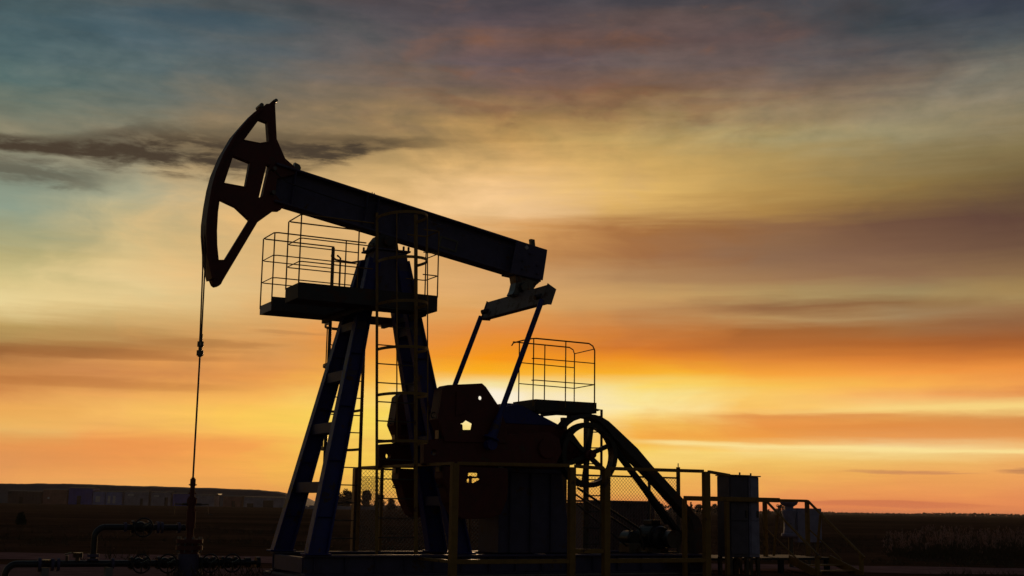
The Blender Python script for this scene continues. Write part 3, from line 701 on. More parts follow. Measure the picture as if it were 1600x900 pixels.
b.tube([(2.53, -.32, 2.85), (2.53, -.32, 4.06)], .012, 6)
b.tube([(2.40, -.32, 4.055), (3.58, -.32, 4.04), (3.66, -.32, 4.0), (3.69, -.32, 3.92), (3.69, -.32, 2.85)], .012, 6)
for u in (2.37, 3.02): b.tube([(u, .5, 2.85), (u, .5, 4.025)], .012, 6)
b.tube([(3.06, -.32, 2.85), (3.06, -.32, 4.045)], .012, 6)
for z in (3.67, 3.29):
    b.tube([(3.62, .5, z), (2.42, .5, z + .01), (2.37, .44, z + .01)], .009, 6); b.tube([(2.53, -.32, z + .02), (3.69, -.32, z)], .009, 6)
for z in (3.93, 3.29): b.tube([(3.62, .5, z), (3.69, -.32, z)], .009, 6)
P('railing', b, M['yellow'], deck)
b = MB(); b.box(3.74, 3.82, -.06, .0, .35, 2.80); b.box(3.40, 3.50, -.32, -.24, .35, 2.738); b.box(2.5, 2.56, -.30, -.24, 2.5, 2.738); P('deck_post', b, M['steel'], deck, pieces=True)
b = MB(); b.tube([(3.66, .52, 2.84), (3.80, .45, 2.86), (3.80, .45, .36)], .024, 8); b.tube([(3.60, .20, 2.78), (3.60, .20, .36)], .02, 8)
for i in range(9): b.tube([(3.80, .45, .5 + i * .28), (3.60, .20, .5 + i * .28)], .011, 6)
P('ladder', b, M['steel'], deck)

# ------------------------------------------------------------------ polished rod and its bridle
rod = thing('polished_rod', (-3.32, 0, 1.5), 'steel rod hanging by two cables from the horsehead into the wellhead', 'pump rod')
b = MB()
for s_, top in ((-.055, 4.95), (.055, 4.95)):
    pts = [(-3.375, s_ * 1.6, 5.45), (-3.372, s_ * 1.5, 5.25), (-3.352, s_ * 1.4, 5.0), (-3.34, s_ * 1.2, 4.75), (-3.328, s_ * .8, 3.72), (-3.326, s_ * .4, 3.62)]
    b = MB(); b.tube(pts, .012, 6); P('bridle_cable', b, M['rope'], rod)
b = MB()
for z0, z1, r in ((3.60, 3.72, .028), (3.52, 3.60, .05), (3.46, 3.52, .03), (3.38, 3.46, .055), (3.36, 3.38, .035)): b.cyl((-3.324, 0, z0), (-3.324, 0, z1), r, 12)
b.box(-3.35, -3.30, -.10, .10, 3.53, 3.58); P('carrier_bar', b, M['steel'], rod)
b = MB(); b.tube([(-3.323, 0, 3.4), (-3.322, 0, 1.45)], .015, 8); P('rod', b, M['rope'], rod)

# ------------------------------------------------------------------ wellhead and flow lines
well = thing('wellhead', (-3.32, 0, 0), 'rust red wellhead with stacked bolted flanges under the pump rod', 'wellhead')
U = -3.32
def flange(b, z, r, t=.05, n=8):
    b.cyl((U, 0, z), (U, 0, z + t), r, 20)
    for k in range(n):
        a = 2 * math.pi * (k + .5) / n; x, y = U + (r - .025) * math.cos(a), (r - .025) * math.sin(a)
        bolts.cyl((x, y, z - .035), (x, y, z + t + .035), .012, 6)
bolts = MB(); b = MB(); b.cyl((U, 0, 1.36), (U, 0, 1.47), .042, 16); b.cyl((U, 0, 1.20), (U, 0, 1.36), .036, 16); b.cyl((U, 0, 1.46), (U, 0, 1.49), .028, 12)
for z in (1.38, 1.25): b.cyl((U - .06, 0, z), (U + .06, 0, z), .010, 8)
P('stuffing_box', b, M['red'], well, smooth_=True)
b = MB(); b.cyl((U, 0, .55), (U, 0, 1.2), .055, 16); b.cyl((U, 0, 1.08), (U, 0, 1.16), .075, 16); b.cyl((U, 0, .72), (U, 0, .98), .07, 16)
for z in (1.17, 1.0): b.cyl((U - .07, .03, z), (U + .07, .03, z), .010, 8)
P('rod_blowout_body', b, M['red'], well, smooth_=True)
b = MB(); b.tube([(U - .26, 0, .93), (U - .26, 0, 1.085), (U + .26, 0, 1.085), (U + .26, 0, .94), (U + .33, 0, .93)], .010, 6); b.cyl((U - .15, 0, 1.085), (U + .15, 0, 1.085), .02, 8)
P('ram_handle', b, M['steel'], well)
b = MB(); flange(b, .50, .20, .06, 10); flange(b, .40, .20, .06, 10); b.cyl((U, 0, .30), (U, 0, .56), .14, 20)
P('tubing_flange', b, M['red'], well, smooth_=True)
b = MB(); b.cyl((U, 0, 0), (U, 0, .34), .165, 24); flange(b, .02, .22, .05, 10); P('casing_head', b, M['navy'], well, smooth_=True)
P('flange_bolt', bolts, M['gal'], well, pieces=True)
def handwheel(parent, u, z, v=.22, r=.135):
    b = MB(); pts = [(u + r * math.cos(2 * math.pi * i / 24), v, z + r * math.sin(2 * math.pi * i / 24)) for i in range(24)]
    b.tube(pts, .012, 6, closed=True)
    for k in range(3):
        a = R(30 + 120 * k); b.bar((u, v, z), (u + r * math.cos(a), v, z + r * math.sin(a)), .012, .018)
    b.cyl((u, v - .03, z), (u, v + .03, z), .022, 8); b.cyl((u, .04, z), (u, v, z), .014, 8)
    return P('handwheel', b, M['black'], parent)
def valve(parent, u, z, w=.20):
    b = MB(); b.ball((u, 0, z), .085); b.cyl((u - w / 2, 0, z), (u + w / 2, 0, z), .06, 14)
    for s_ in (-1, 1):
        x = u + s_ * w / 2; b.cyl((x - .018, 0, z), (x + .018, 0, z), .095, 16)
        for k in range(6):
            a = 2 * math.pi * k / 6; b.cyl((x - .035, .075 * math.cos(a), z + .075 * math.sin(a)), (x + .035, .075 * math.cos(a), z + .075 * math.sin(a)), .010, 6)
    b.cyl((u, .05, z), (u, .12, z), .045, 12)
    o = P('gate_valve', b, M['black'], parent, smooth_=True); handwheel(o, u, z); return o
for u in (-3.68, -3.04, -2.70): valve(well, u, .205)
b = MB(); b.cyl((-3.5, 0, .205), (-2.4, 0, .205), .05, 14); b.cyl((-2.45, 0, .205), (-2.36, 0, .205), .075, 14); b.cyl((-2.27, 0, .205), (-2.21, 0, .205), .085, 14); b.cyl((-2.6, 0, .205), (-2.2, 0, .205), .03, 10)
P('side_outlet', b, M['black'], well, smooth_=True)
line = thing('flow_line', (-4.72, 0, 0), 'black steel pipe with two bends and gate valves left of the wellhead', 'pipeline')
b = MB()
def bend(cx, cz, r, a0, a1, n=7): return [(cx + r * math.cos(R(a0 + (a1 - a0) * i / n)), 0, cz + r * math.sin(R(a0 + (a1 - a0) * i / n))) for i in range(n + 1)]
b.tube([(-4.73, 0, .22)] + bend(-4.58, .58, .15, 180, 90) + [(-3.40, 0, .73)], .045, 12)
P('riser_pipe', b, M['black'], line, smooth_=True)
b = MB(); b.tube([(-5.93, 0, -.1)] + bend(-5.78, .05, .15, 180, 90) + [(-3.48, 0, .20)], .048, 12)
P('lower_pipe', b, M['black'], line, smooth_=True)
valve(line, -4.07, .735, .24); valve(line, -4.07, .205, .22)
b = MB()
for u, z, r in ((-3.82, .73, .09), (-3.76, .73, .085), (-3.5, .73, .08), (-4.3, .735, .07), (-5.48, .19, .10), (-5.30, .19, .09), (-5.22, .19, .095), (-4.45, .2, .08)): b.cyl((u - .02, 0, z), (u + .02, 0, z), r, 16)
b.cyl((-4.73, 0, .30), (-4.73, 0, .34), .09, 16); b.cyl((-4.73, 0, .25), (-4.73, 0, .28), .085, 16)
P('pipe_flange', b, M['navy'], line, smooth_=True, pieces=True)
b = MB(); b.cyl((-5.10, 0, .2), (-5.10, 0, .32), .02, 8); b.bar((-5.14, 0, .33), (-5.04, 0, .36), .02, .015); b.cyl((-4.95, 0, .2), (-4.95, 0, .33), .03, 8); b.cyl((-4.95, 0, .29), (-4.95, 0, .36), .07, 12)
b.cyl((-5.38, 0, .22), (-5.38, 0, .26), .07, 12)
P('bleed_valve', b, M['steel'], line)
b = MB()
for u in (-5.4, -4.5): b.box(u - .05, u + .05, -.08, .08, 0, .15)
P('pipe_support', b, M['conc'], line, pieces=True)

# ------------------------------------------------------------------ motor
mot = thing('electric_motor', (5.0, .35, .345), 'dark finned electric motor on the skid under the belt guard', 'motor')
b = MB(); prof = [(0, .10), (.03, .19), (.08, .21)]
for i in range(14): prof += [(.09 + i * .03, .21), (.095 + i * .03, .235), (.11 + i * .03, .235), (.115 + i * .03, .21)]
prof += [(.55, .21), (.60, .19), (.63, .12)]
b.lathe((5.02, -.05, .62), (0, 1, 0), prof, 24); part('motor_body', b, M['black'], mot, smooth_=False)
b = MB(); b.box(4.85, 5.20, 0, .5, .346, .44); b.box(4.80, 5.25, -.02, .52, .346, .37); part('mounting_foot', b, M['steel'], mot, bevel=.005)
b = MB(); b.cyl((5.02, .58, .62), (5.02, .63, .62), .06, 12); b.cyl((5.12, .62, .60), (5.12, .80, .60), .16, 20); part('motor_pulley', b, M['steel'], mot, smooth_=True)
b = MB(); b.box(4.92, 5.12, .1, .38, .84, .93); part('terminal_box', b, M['black'], mot, bevel=.01)
brk = thing('brake_winch', (4.55, .2, .345), 'rounded dark hand winch casing with bright top beside the motor', 'winch')
b = MB(); b.lathe((4.55, .05, .60), (0, 1, 0), [(0, .10), (.03, .135), (.30, .135), (.33, .10)], 20); part('drum_casing', b, M['black'], brk, smooth_=True)
b = MB(); b.box(4.43, 4.67, .04, .40, .346, .52); part('winch_base', b, M['steel'], brk, bevel=.008)

# ------------------------------------------------------------------ yellow guard fence round the rear half
fence = thing('guard_fence', (.18, 2.0, 0), 'tall yellow square tube fence along the near side of the pump', 'fence')
def post(parent, u, v, z1, w=.10, m='yellow', z0=0.0):
    b = MB(); b.box(u - w / 2, u + w / 2, v - w / 2, v + w / 2, z0, z1); return part('post', b, M[m], parent, bevel=.006)
for u in (.18, 2.27, 2.92, 4.93): post(fence, u, 2.0, 1.765, .11 if u != 2.27 else .105)
def frail(parent, pts, w=.055, m='yellow'):
    b = MB()
    for p, q in zip(pts[:-1], pts[1:]): b.bar(p, q, w, w, (0, 1, 0) if abs(q[0] - p[0]) > abs(q[1] - p[1]) else (1, 0, 0))
    return part('rail', b, M[m], parent, bevel=.005)
frail(fence, [(.235, 2.0, 1.765), (2.2175, 2.0, 1.79)]); frail(fence, [(2.3225, 2.0, 1.785), (2.865, 2.0, 1.76)])
frail(fence, [(2.975, 2.0, 1.765), (4.875, 2.0, 1.77)])
frail(fence, [(4.985, 2.0, 1.765), (5.64, 1.72, 1.725)], .05)
frail(fence, [(.235, 2.0, .285), (2.2175, 2.0, .285)], .07); frail(fence, [(2.3225, 2.0, .44), (2.865, 2.0, .44)], .07); frail(fence, [(2.975, 2.0, .285), (4.875, 2.0, .285)], .07)
frail(fence, [(.18, 1.945, 1.765), (.18, -2.0, 1.775)], .05); frail(fence, [(.18, 1.945, .285), (.18, -2.0, .285)], .05)
for v in (-.9,): post(fence, .18, v, 1.75, .05)

mesh_f = thing('chain_link_fence', (.18, -2.1, 0), 'chain link fence panels on thin posts along the far side', 'fence')
post(mesh_f, .18, -2.08, 1.77, .13, 'steel')
UA, UB, VF = .25, 7.45, -2.35
for u in (2.6, 4.5, 6.72): post(mesh_f, u, VF, 1.70, .05, 'steel')
b = MB(); b.box(UB - .03, UB + .03, VF - .03, VF + .03, 0, 2.0); b.cyl((UB, VF, 2.0), (UB, VF, 2.08), .012, 6); part('post', b, M['steel'], mesh_f)
frail(mesh_f, [(UA, VF, 1.775), (UB - .03, VF, 1.775)], .035, 'steel'); frail(mesh_f, [(UA, VF, .25), (UB - .03, VF, .25)], .04, 'steel')
def chain(name, p0, p1, z0, z1, parent, pitch_=.075):
    p0, p1 = Vector((*p0, 0)), Vector((*p1, 0)); L = (p1 - p0).length; d = (p1 - p0) / L; H_ = z1 - z0; b = MB(); n = int((L + H_) / pitch_)
    for sgn in (1, -1):
        for i in range(n):
            a = i * pitch_ - (H_ if sgn > 0 else 0); c = a + sgn * H_ if sgn > 0 else a - H_
            # line from (a, z0) to (c, z1)
            t0, t1 = 0.0, 1.0
            for lo in (0, L):
                if abs(c - a) > 1e-6:
                    t = (lo - a) / (c - a)
                    if (lo == 0 and c > a) or (lo == L and c < a): t0 = max(t0, t)
                    else: t1 = min(t1, t)
            if t1 - t0 < .02: continue
            A_ = p0 + d * (a + (c - a) * t0) + Vector((0, 0, z0 + H_ * t0)); B_ = p0 + d * (a + (c - a) * t1) + Vector((0, 0, z0 + H_ * t1))
            b.bar(A_, B_, .0045, .0045, (0, 1, 0) if abs(d.x) > .5 else (1, 0, 0))
    return part(name, b, M['gal'], parent)
chain('wire_mesh', (UA, VF + .02), (UB, VF + .02), .27, 1.76, mesh_f)
chain('wire_mesh', (.18, -2.0), (.18, -.93), .30, 1.62, mesh_f)

# corrugated shelter beyond the fence
shd = thing('corrugated_shelter', (6.0, -3.1, 0), 'low brown corrugated metal shelter behind the chain link fence', 'shelter')
b = MB(); u0, u1, vn, vf = 5.55, 7.25, -2.9, -4.0; n = 48
pts = [(u0 + (u1 - u0) * i / n, vn + (.02 if i % 2 else -.02)) for i in range(n + 1)]
b.add([(x, y, 0) for x, y in pts] + [(x, y, 1.25) for x, y in pts], [(i, i + 1, n + 2 + i, n + 1 + i) for i in range(n)])
b.box(u0, u1, vf, vn - .03, 0, 1.24); part('wall', b, M['brown'], shd)
b = MB(); b.box(u0 - .08, u1 + .08, vf - .08, vn + .06, 1.252, 1.29); part('roof', b, M['brown'], shd)

# ------------------------------------------------------------------ control cabinets
def cabinet(u0, u1, v0, v1, z1, label, m, extras):
    c = thing('control_cabinet', ((u0 + u1) / 2, (v0 + v1) / 2, .30), label, 'cabinet', group='control cabinets at the end of the fence')
    b = MB(); b.box(u0, u1, v0, v1, .31, z1); part('cabinet_body', b, M[m], c, bevel=.008)
    b = MB(); b.box(u0 + .02, u1 - .02, v1 + .002, v1 + .022, .36, .93); b.box(u0 + .02, u1 - .02, v1 + .002, v1 + .022, .945, z1 - .03); d = part('cabinet_door', b, M[m], c, bevel=.004)
    b = MB(); b.box(u1 - .08, u1 - .05, v1 + .022, v1 + .045, 1.0, 1.12); part('handle', b, M['steel'], d)
    b = MB(); b.box(u0 - .02, u1 + .02, v0 - .02, v1 + .04, z1 + .002, z1 + .022); part('cabinet_roof', b, M[m], c, bevel=.003)
    b = MB(); b.cyl((u1 - .1, v1 - .1, z1 + .02), (u1 - .1, v1 - .1, z1 + .07), .015, 8); part('lifting_ring', b, M['steel'], c)
    b = MB()
    for uu in (u0 + .03, u1 - .03):
        for vv in (v0 + .03, v1 - .03): b.box(uu - .03, uu + .03, vv - .03, vv + .03, .002, .31)
    part('cabinet_leg', b, M['steel'], c, pieces=True)
cabinet(5.80, 6.22, 1.15, 1.50, 1.725, 'darker grey control cabinet, left one of the two side by side', 'grey', 0)
cabinet(6.24, 6.46, 1.15, 1.51, 1.715, 'paler blue grey control cabinet, right one of the two side by side', 'cab', 0)

# ------------------------------------------------------------------ service walkway with stairs
walk = thing('service_walkway', (6.0, .6, 0), 'low steel walkway with yellow handrails and steps at the right end', 'walkway')
b = MB(); b.box(4.9, 8.55, -.3, 1.12, .24, .28)
for u in (5.2, 6.2, 7.3, 8.4):
    for v in (-.25, 1.06): b.box(u - .04, u + .04, v - .04, v + .04, 0, .238)
part('deck', b, M['rubber'], walk)
b = MB(); b.bar((4.78, 1.58, 1.315), (6.85, 1.58, 1.315), .07, .08); part('rail', b, M['yellow'], walk, bevel=.004)
for u, v, z0 in ((4.78, 1.58, 0), (5.70, 1.56, 0), (7.41, .5, .28), (8.44, .5, .28)): post(walk, u, v, 1.31, .07, 'yellow', z0)
frail(walk, [(6.85, 1.58, 1.325), (7.0, 1.3, 1.33), (7.41, .54, 1.34)], .05); frail(walk, [(7.45, .5, 1.325), (8.44, .5, 1.325)], .05)
for u in (7.42, 8.46):
    b = MB(); b.bar((u, .5, 1.33), (u, 2.0, .31), .038, .038, (1, 0, 0)); b.bar((u, .5, .80), (u, 1.4, .25), .025, .025, (1, 0, 0))
    part('handrail', b, M['yellow'], walk, bevel=.004)
    b = MB(); b.box(u - .03, u + .03, 1.88, 1.94, -.02, .36); b.bar((u, .85, 1.06), (u, .72, .30), .035, .035, (1, 0, 0)); part('baluster', b, M['yellow'], walk, pieces=True)
b = MB()
for u in (7.46, 8.42): b.bar((u, 1.1, .26), (u, 1.95, .0), .03, .14, (1, 0, 0))
for i in range(2): b.box(7.47, 8.41, 1.25 + i * .3, 1.5 + i * .3, .15 - i * .09, .17 - i * .09)
part('steps', b, M['yellow'], walk)

jb = thing('junction_box', (9.6, -1.0, 0), 'pale grey junction box on a post with a round bell housing behind the stairs', 'junction box')
b = MB(); b.box(9.36, 10.0, -1.15, -.85, .50, 1.19); part('box_body', b, M['cab'], jb, bevel=.01)
b = MB(); b.lathe((9.22, -.95, .60), (0, 0, 1), [(0, .14), (.03, .17), (.07, .17), (.09, .12), (.30, .11), (.38, .12), (.50, .15), (.54, .15), (.56, .09), (.62, .09), (.66, .16), (.72, .19), (.74, .19)], 20); part('bell_housing', b, M['cab'], jb, smooth_=True)
b = MB(); b.cyl((9.25, -.95, 0), (9.25, -.95, .6), .05, 12); b.box(9.7, 9.78, -1.04, -.96, 0, .5); part('stand', b, M['steel'], jb, pieces=True)

# ------------------------------------------------------------------ far left: ridge and sheds
def px_w(px, Y): return (px - 794.7) / 2000.0 * Y * .9855
def ridge():
    prof = [(-900, 3), (-500, 6.5), (-250, 8.5), (0, 8.3), (107, 8.7), (200, 8.2), (300, 7.9), (400, 7.3), (430, 6.8), (445, 5.8), (455, 3.6), (470, 1.4), (490, .6), (520, 0)]
    b = MB(); Y = 560; rows = []
    for i in range(400):
        px = -900 + (520 + 900) * i / 399
        for (a, ha), (c, hc) in zip(prof[:-1], prof[1:]):
            if a <= px <= c: h = ha + (hc - ha) * (px - a) / (c - a)
        x = px_w(px, Y); j = .22 * mnoise.noise(Vector((x * .12, 0, 0))) + .12 * mnoise.noise(Vector((x * .6, 3, 0)))
        h = max(0, h + j * min(1, h))
        rows.append([(x, Y - 30, -.3), (x, Y - 14, h * .45), (x, Y - 3, h * .93), (x, Y + 5, h), (x, Y + 60, h * .8), (x, Y + 130, -.3)])
    vs = [p for r in rows for p in r]; k = 6
    b.add(vs, [(i * k + q, (i + 1) * k + q, (i + 1) * k + q + 1, i * k + q + 1) for i in range(len(rows) - 1) for q in range(k - 1)])
    o = solo('hills', b, M['roof'], (0, 0, 0), None, None, kind='structure'); return o
ridge()
SY = 500.0
def shed(px0, px1, ztop, m, label, roofm='roof', windows=(), doors=(), Y=SY, depth=9.0, pitch_=.5, name='shed', overh=.3):
    x0, x1 = px_w(px0, Y), px_w(px1, Y)
    t = thing(name, ((x0 + x1) / 2, Y, 0), label, 'shed', 'w', 'sheds in the row below the ridge')
    b = MB(); b.box(x0, x1, Y, Y + depth, -.2, ztop)
    n = max(2, int((x1 - x0) / 1.2))
    for i in range(n + 1):
        x = x0 + (x1 - x0) * i / n; b.box(x - .06, x + .06, Y - .10, Y - .005, 0, ztop - .05)
    part('wall', b, M[m], t)
    b = MB(); xm = Y + depth / 2
    b.add([(x0 - overh, Y - .3, ztop + .01), (x1 + overh, Y - .3, ztop + .01), (x1 + overh, xm, ztop + pitch_), (x0 - overh, xm, ztop + pitch_), (x0 - overh, Y + depth + .3, ztop + .01), (x1 + overh, Y + depth + .3, ztop + .01)],
          [(0, 1, 2, 3), (3, 2, 5, 4), (0, 3, 4), (1, 5, 2), (0, 4, 5, 1)])
    part('roof', b, M[roofm], t)
    for a, c, z0, z1 in windows:
        b = MB(); b.box(px_w(a, Y), px_w(c, Y), Y - .16, Y - .11, z0, z1); part('window', b, M['shedwhite'], t)
    for a, c, z0, z1 in doors:
        b = MB(); b.box(px_w(a, Y), px_w(c, Y), Y - .16, Y - .11, z0, z1); part('door', b, M['sheddark'], t)
shed(12, 64, 4.6, 'roof', 'long dark brown shed at the far left edge of the row', doors=[(30, 36, 0, 2.6)])
shed(67, 104, 5.4, 'shedred', 'dull brown shed between the long dark shed and the dark blue one', windows=[(74, 77, 1.9, 2.6)])
shed(107, 143, 6.2, 'shedblue', 'deep blue sheet metal shed, the tallest blue one', doors=[(120, 126, 0, 3.2)], pitch_=.4)
shed(145, 163, 5.0, 'shedpale', 'pale blue shed joined to the right of the deep blue one', windows=[(149, 156, 1.0, 3.2)])
shed(165, 190, 4.9, 'shedpale', 'second pale blue shed with two lighter wall panels', windows=[(168, 172, .6, 3.4), (176, 180, .6, 3.4)])
shed(194, 231, 5.2, 'shedgrey', 'grey shed with a wide high window left of the utility pole', windows=[(199, 208, 3.5, 4.3)], doors=[(219, 223, 0, 2.6)])
shed(236, 266, 5.0, 'shedgrey', 'grey shed with a narrow high window right of the utility pole', windows=[(240, 248, 3.3, 3.9)], doors=[(257, 262, 0, 3.2)])
shed(270, 298, 4.6, 'shedblue', 'small blue shed beside the wellhead rod', doors=[(292, 295, 0, 2.4)])
shed(304, 334, 4.2, 'shedgrey', 'low plain grey shed just right of the wellhead rod')
shed(349, 376, 3.9, 'shedred', 'low reddish shed right of the yard lamp', doors=[(362, 367, 0, 2.2)])
shed(381, 447, 3.8, 'shedgrey', 'long grey shed with two dark gateways near the pump leg', doors=[(386, 396, 0, 1.4), (411, 427, 0, 2.6)], pitch_=.3)
b = MB(); x = px_w(233, 480); b.lathe((x, 480, -.2), (0, 0, 1), [(0, .28), (6.9, .2)], 8); b.box(x - 1, x + 1, 479.9, 480.1, 6.1, 6.25)
solo('utility_pole', b, M['bark'], (x, 480, 0), 'dark wooden utility pole between the two grey sheds', 'pole')
lp = thing('yard_lamp', (px_w(343, 485), 485, 0), 'small glowing yard lamp on a pole before the sheds', 'lamp', 'w')
x = px_w(343, 485); b = MB(); b.lathe((x, 485, -.2), (0, 0, 1), [(0, .14), (4.4, .10)], 8); part('pole', b, M['bark'], lp)
lm = bpy.data.materials.new('lamp_glow'); lm.use_nodes = True; pb_ = lm.node_tree.nodes['Principled BSDF']
pb_.inputs['Emission Color'].default_value = (1, .62, .28, 1); pb_.inputs['Emission Strength'].default_value = .35; pb_.inputs['Base Color'].default_value = (.6, .5, .4, 1)
b = MB(); b.prism([(x - .9, 4.75), (x - .35, 4.35), (x + .35, 4.35), (x + .9, 4.75)], 484.7, 485.2); part('lamp_head', b, lm, lp)
# whitewashed wall below the tree clump
b = MB(); 
for i in range(9):
    a = px_w(470 + i * 13, 390); w = 1.9 + .5 * ((i * 7) % 3); b.box(a, a + w, 390, 390.4, -.1, .75 + .25 * ((i * 5) % 3) / 2)
b.box(px_w(470, 390), px_w(600, 390), 390.05, 390.35, -.1, .55)
solo('boundary_wall', b, M['shedgrey'], (px_w(535, 390), 390, 0), 'broken pale boundary wall below the far clump of trees', 'wall')

# ------------------------------------------------------------------ trees
def tree(x, Y, h, w, seed, label, group, conif=False, m='leaf', name='tree'):
    rnd = random.Random(seed); t = thing(name, (x, Y, 0), label, 'tree', 'w', group)
    b = MB(); b.tube([(x, Y, -.1), (x + .05 * w, Y, h * .3), (x, Y, h * .62)], [.05 * h, .035 * h, .015 * h], 7)
    for k in range(5):
        a = rnd.uniform(0, 6.28); z = h * rnd.uniform(.28, .5); b.tube([(x, Y, z), (x + math.cos(a) * w * .33, Y + math.sin(a) * w * .3, z + h * .22)], [.018 * h, .006 * h], 5)
    part('trunk', b, M['bark'], t)
    cl = []
    for k in range(34 if not conif else 22):
        if conif: f = rnd.random(); z = h * (.12 + .85 * f); r = w * .5 * (1 - f) + .1; cx, cy = rnd.uniform(-r, r) * .6, rnd.uniform(-r, r) * .6; rr = .10 * h * (1.2 - f)
        else:
            a = rnd.uniform(0, 6.28); f = rnd.random() ** .6; ez = rnd.uniform(-1, 1); cx, cy = math.cos(a) * w * .40 * f * math.sqrt(1 - ez * ez * .7), math.sin(a) * w * .36 * f; z = h * (.50 + .36 * ez); rr = rnd.uniform(.10, .19) * h
        cl.append((x + cx, Y + cy, z, rr))
    b = MB(); s0 = h * .036
    for cx, cy, cz, rr in cl:
        for k in range(130):
            d = Vector((rnd.gauss(0, 1), rnd.gauss(0, 1), rnd.gauss(0, .8))); d = d.normalized() * rr * rnd.random() ** .45
            c = Vector((cx, cy, cz)) + d; e1 = Vector((rnd.gauss(0, 1), rnd.gauss(0, 1), rnd.gauss(0, 1))).normalized(); e2 = e1.orthogonal().normalized(); s_ = s0 * rnd.uniform(.6, 1.3)
            b.add([c - e1 * s_, c + e2 * s_ * .6, c + e1 * s_, c - e2 * s_ * .6], [(0, 1, 2, 3)])
    part('crown', b, M[m], t)
G1 = 'trees in the far clump behind the pump legs'; G2 = 'trees on the far field edge right of the pump'
Y1 = 400.0
tree(px_w(541, Y1), Y1, 6.2, 5.2, 1, 'broad round tree, leftmost of the far clump beyond the ladder', G1)
tree(px_w(551, Y1), Y1 + 8, 5.4, 4.0, 2, 'round tree overlapping the right side of the leftmost far tree', G1)
tree(px_w(529, Y1), Y1 + 5, 4.0, 3.0, 12, 'small rounded tree at the left foot of the far clump', G1)
tree(px_w(573, Y1), Y1, 6.2, 3.2, 3, 'narrow upright tree seen through the mesh right of the fence post', G1)
tree(px_w(592, Y1), Y1, 5.0, 3.6, 4, 'medium tree seen through the near ladder', G1)
tree(px_w(608, Y1), Y1 + 6, 3.6, 3.0, 5, 'low tree at the right end of the clump by the counterweight', G1)
Y2 = 500.0
tree(px_w(1034, Y2), Y2, 3.9, 4.4, 6, 'low spreading tree just right of the belt guard', G2)
tree(px_w(1052, Y2), Y2 + 5, 3.6, 4.0, 7, 'low spreading tree behind the wire mesh, second from the belt guard', G2)
tree(px_w(1080, Y2), Y2, 4.9, 3.2, 8, 'pointed conifer with a thin tip between fence posts', G2, conif=True)
tree(px_w(1093, Y2), Y2, 4.3, 3.8, 9, 'rounded tree close to the left of the tall yellow post', G2)
tree(px_w(1116, Y2), Y2, 4.1, 3.9, 10, 'rounded tree just right of the tall yellow post', G2)
tree(px_w(1134, Y2), Y2 + 4, 3.1, 3.2, 11, 'low tree at the left edge of the grey cabinets', G2)
tree(px_w(1202, Y2), Y2 + 4, 2.4, 3.6, 13, 'low tree just right of the grey cabinets', G2)
tree(px_w(1219, Y2), Y2, 4.3, 5.0, 14, 'broad tree behind the junction box bell', G2)
# far wood along the horizon
b = MB(); rnd = random.Random(5); Yw = 1500
for i in range(9000):
    x = -250 + rnd.random() * 1500; hm = 2.6 + 2.2 * max(0, mnoise.noise(Vector((x * .012, 1, 0)))) + 1.4 * max(0, mnoise.noise(Vector((x * .05, 4, 0)))) + (1.2 if x > 480 else 0)
    if mnoise.noise(Vector((x * .006, 9, 0))) < -.35 and x < 400: hm *= .55
    c = Vector((x, Yw + rnd.uniform(-8, 8), rnd.random() ** 1.3 * (hm - 1.2))); s_ = rnd.uniform(1.0, 2.2); e1 = Vector((rnd.gauss(0, 1), rnd.gauss(0, .4), rnd.gauss(0, .6))).normalized(); e2 = e1.orthogonal().normalized()
    b.add([c - e1 * s_, c + e2 * s_ * .7, c + e1 * s_, c - e2 * s_ * .7], [(0, 1, 2, 3)])
solo('far_wood', b, M['leafdark'], (500, Yw, 0), 'thin dark line of distant woodland along the horizon', 'wood', kind='stuff')
# reeds with pale seed heads
b = MB(); b2 = MB(); rnd = random.Random(11)
def blade(b, p, q, w):
    p, q = Vector(p), Vector(q); s_ = Vector((w, rnd.uniform(-w, w), 0)); b.add([p - s_, p + s_, q + s_ * .2, q - s_ * .2], [(0, 1, 2, 3)])
fs_mat = []
rb = MB()
for i in range(2600):
    Y = 33 + rnd.random() ** 1.3 * 22; t = rnd.random(); px = 1385 + t * 330; x = px_w(px, Y)
    if mnoise.noise(Vector((x * .5, Y * .4, 2))) < -.25 and rnd.random() < .8: continue
    h = rnd.uniform(.30, .62) * (1 + .35 * mnoise.noise(Vector((x * .7, Y * .3, 7)))) * (.6 + .4 * min(1, (px - 1385) / 60))
    top = (x + rnd.uniform(-.12, .12), Y + rnd.uniform(-.1, .1), h)
    n0 = len(rb.f); blade(rb, (x, Y, -.05), top, .007); fs_mat += [0] * (len(rb.f) - n0)
    for q in range(2):
        n0 = len(rb.f); blade(rb, (x, Y, h * rnd.uniform(0, .3)), (x + rnd.uniform(-.2, .2), Y, h * rnd.uniform(.5, .8)), .010); fs_mat += [0] * (len(rb.f) - n0)
    if rnd.random() < .40:
        n0 = len(rb.f)
        for q in range(7):
            c = Vector(top) + Vector((rnd.gauss(0, .018), rnd.gauss(0, .018), rnd.uniform(-.12, .06))); e1 = Vector((rnd.gauss(0, .4), rnd.gauss(0, .4), 1)).normalized(); e2 = e1.orthogonal().normalized()
            rb.add([c - e1 * .04, c + e2 * .014, c + e1 * .04, c - e2 * .014], [(0, 1, 2, 3)])
        fs_mat += [1] * (len(rb.f) - n0)
ro = solo('reeds', rb, [M['straw'], M['plume']], (14, 40, 0), 'patch of dry reeds with pale feathery heads in the field', 'reeds', kind='stuff')
for p, k in zip(ro.data.polygons, fs_mat): p.material_index = k
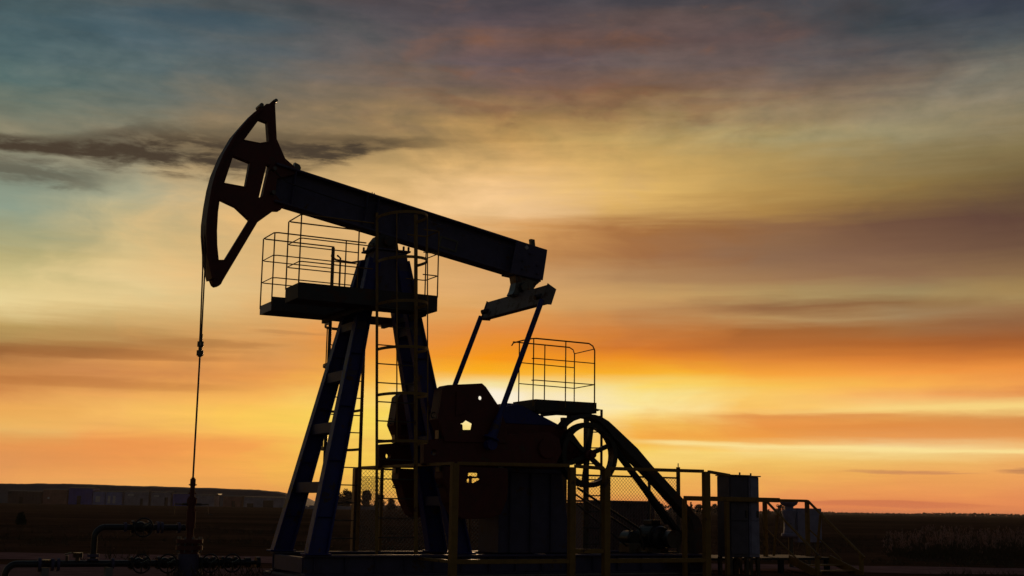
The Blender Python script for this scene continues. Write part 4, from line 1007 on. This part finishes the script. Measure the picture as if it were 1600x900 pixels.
# grass tufts
rb = MB()
for i in range(5200):
    Y = 17 + rnd.random() ** 1.5 * 45; x = rnd.uniform(-.5, .5) * Y * .95
    k = mnoise.noise(Vector((x * .35, Y * .25, 12)))
    if k < .08: continue
    if 24 < Y < 28.2 and k < .45: continue
    if Y < 22.6 and k < .3: continue
    u = (Vector((x, Y, 0)) - MO); uu = u.x * math.cos(TH) + u.y * math.sin(TH); vv = u.x * math.sin(TH) - u.y * math.cos(TH)
    if -2 < uu < 6 and -1.1 < vv < 1.1: continue
    for q in range(4):
        h = rnd.uniform(.06, .22) * (.6 + k); blade(rb, (x + rnd.uniform(-.08, .08), Y + rnd.uniform(-.08, .08), -.01), (x + rnd.uniform(-.16, .16), Y + rnd.uniform(-.1, .1), h), .009)
solo('dry_grass', rb, M['straw'], (0, 30, 0), 'short dry grass tufts scattered over the dark field', 'grass', kind='stuff')
# lone bush at the left
b = MB(); X, Yb = px_w(35, 60), 60.0; rnd = random.Random(3)
for i in range(700):
    d = Vector((rnd.gauss(0, 1), rnd.gauss(0, 1), abs(rnd.gauss(0, 1)))).normalized() * rnd.random() ** .5
    c = Vector((X + d.x * .24, Yb + d.y * .24, .02 + d.z * .58)); e1 = Vector((rnd.gauss(0, 1), rnd.gauss(0, 1), rnd.gauss(0, 1))).normalized(); e2 = e1.orthogonal().normalized()
    b.add([c - e1 * .05, c + e2 * .03, c + e1 * .05, c - e2 * .03], [(0, 1, 2, 3)])
solo('bush', b, M['leafdark'], (X, Yb, 0), 'small dark bush alone in the field at the far left', 'bush')

# ------------------------------------------------------------------ evening air
HAZE = .00005
hm_ = bpy.data.materials.new('evening_haze'); hm_.use_nodes = True; t = hm_.node_tree
for n in list(t.nodes):
    if n.type != 'OUTPUT_MATERIAL': t.nodes.remove(n)
pv = t.nodes.new('ShaderNodeVolumePrincipled'); pv.inputs['Color'].default_value = (.95, .86, .92, 1)
pv.inputs['Density'].default_value = HAZE; pv.inputs['Anisotropy'].default_value = .45
t.links.new(pv.outputs[0], [n for n in t.nodes if n.type == 'OUTPUT_MATERIAL'][0].inputs['Volume'])
b = MB(); b.box(-6200, 6200, -250, 9200, -1.2, 14.0)
solo('haze', b, hm_, (0, 0, 0), 'thin evening haze over the whole field', 'haze', kind='stuff', recalc=True)

for o in bpy.data.objects:
    for k in ('_f', '_b'):
        if k in o: del o[k]
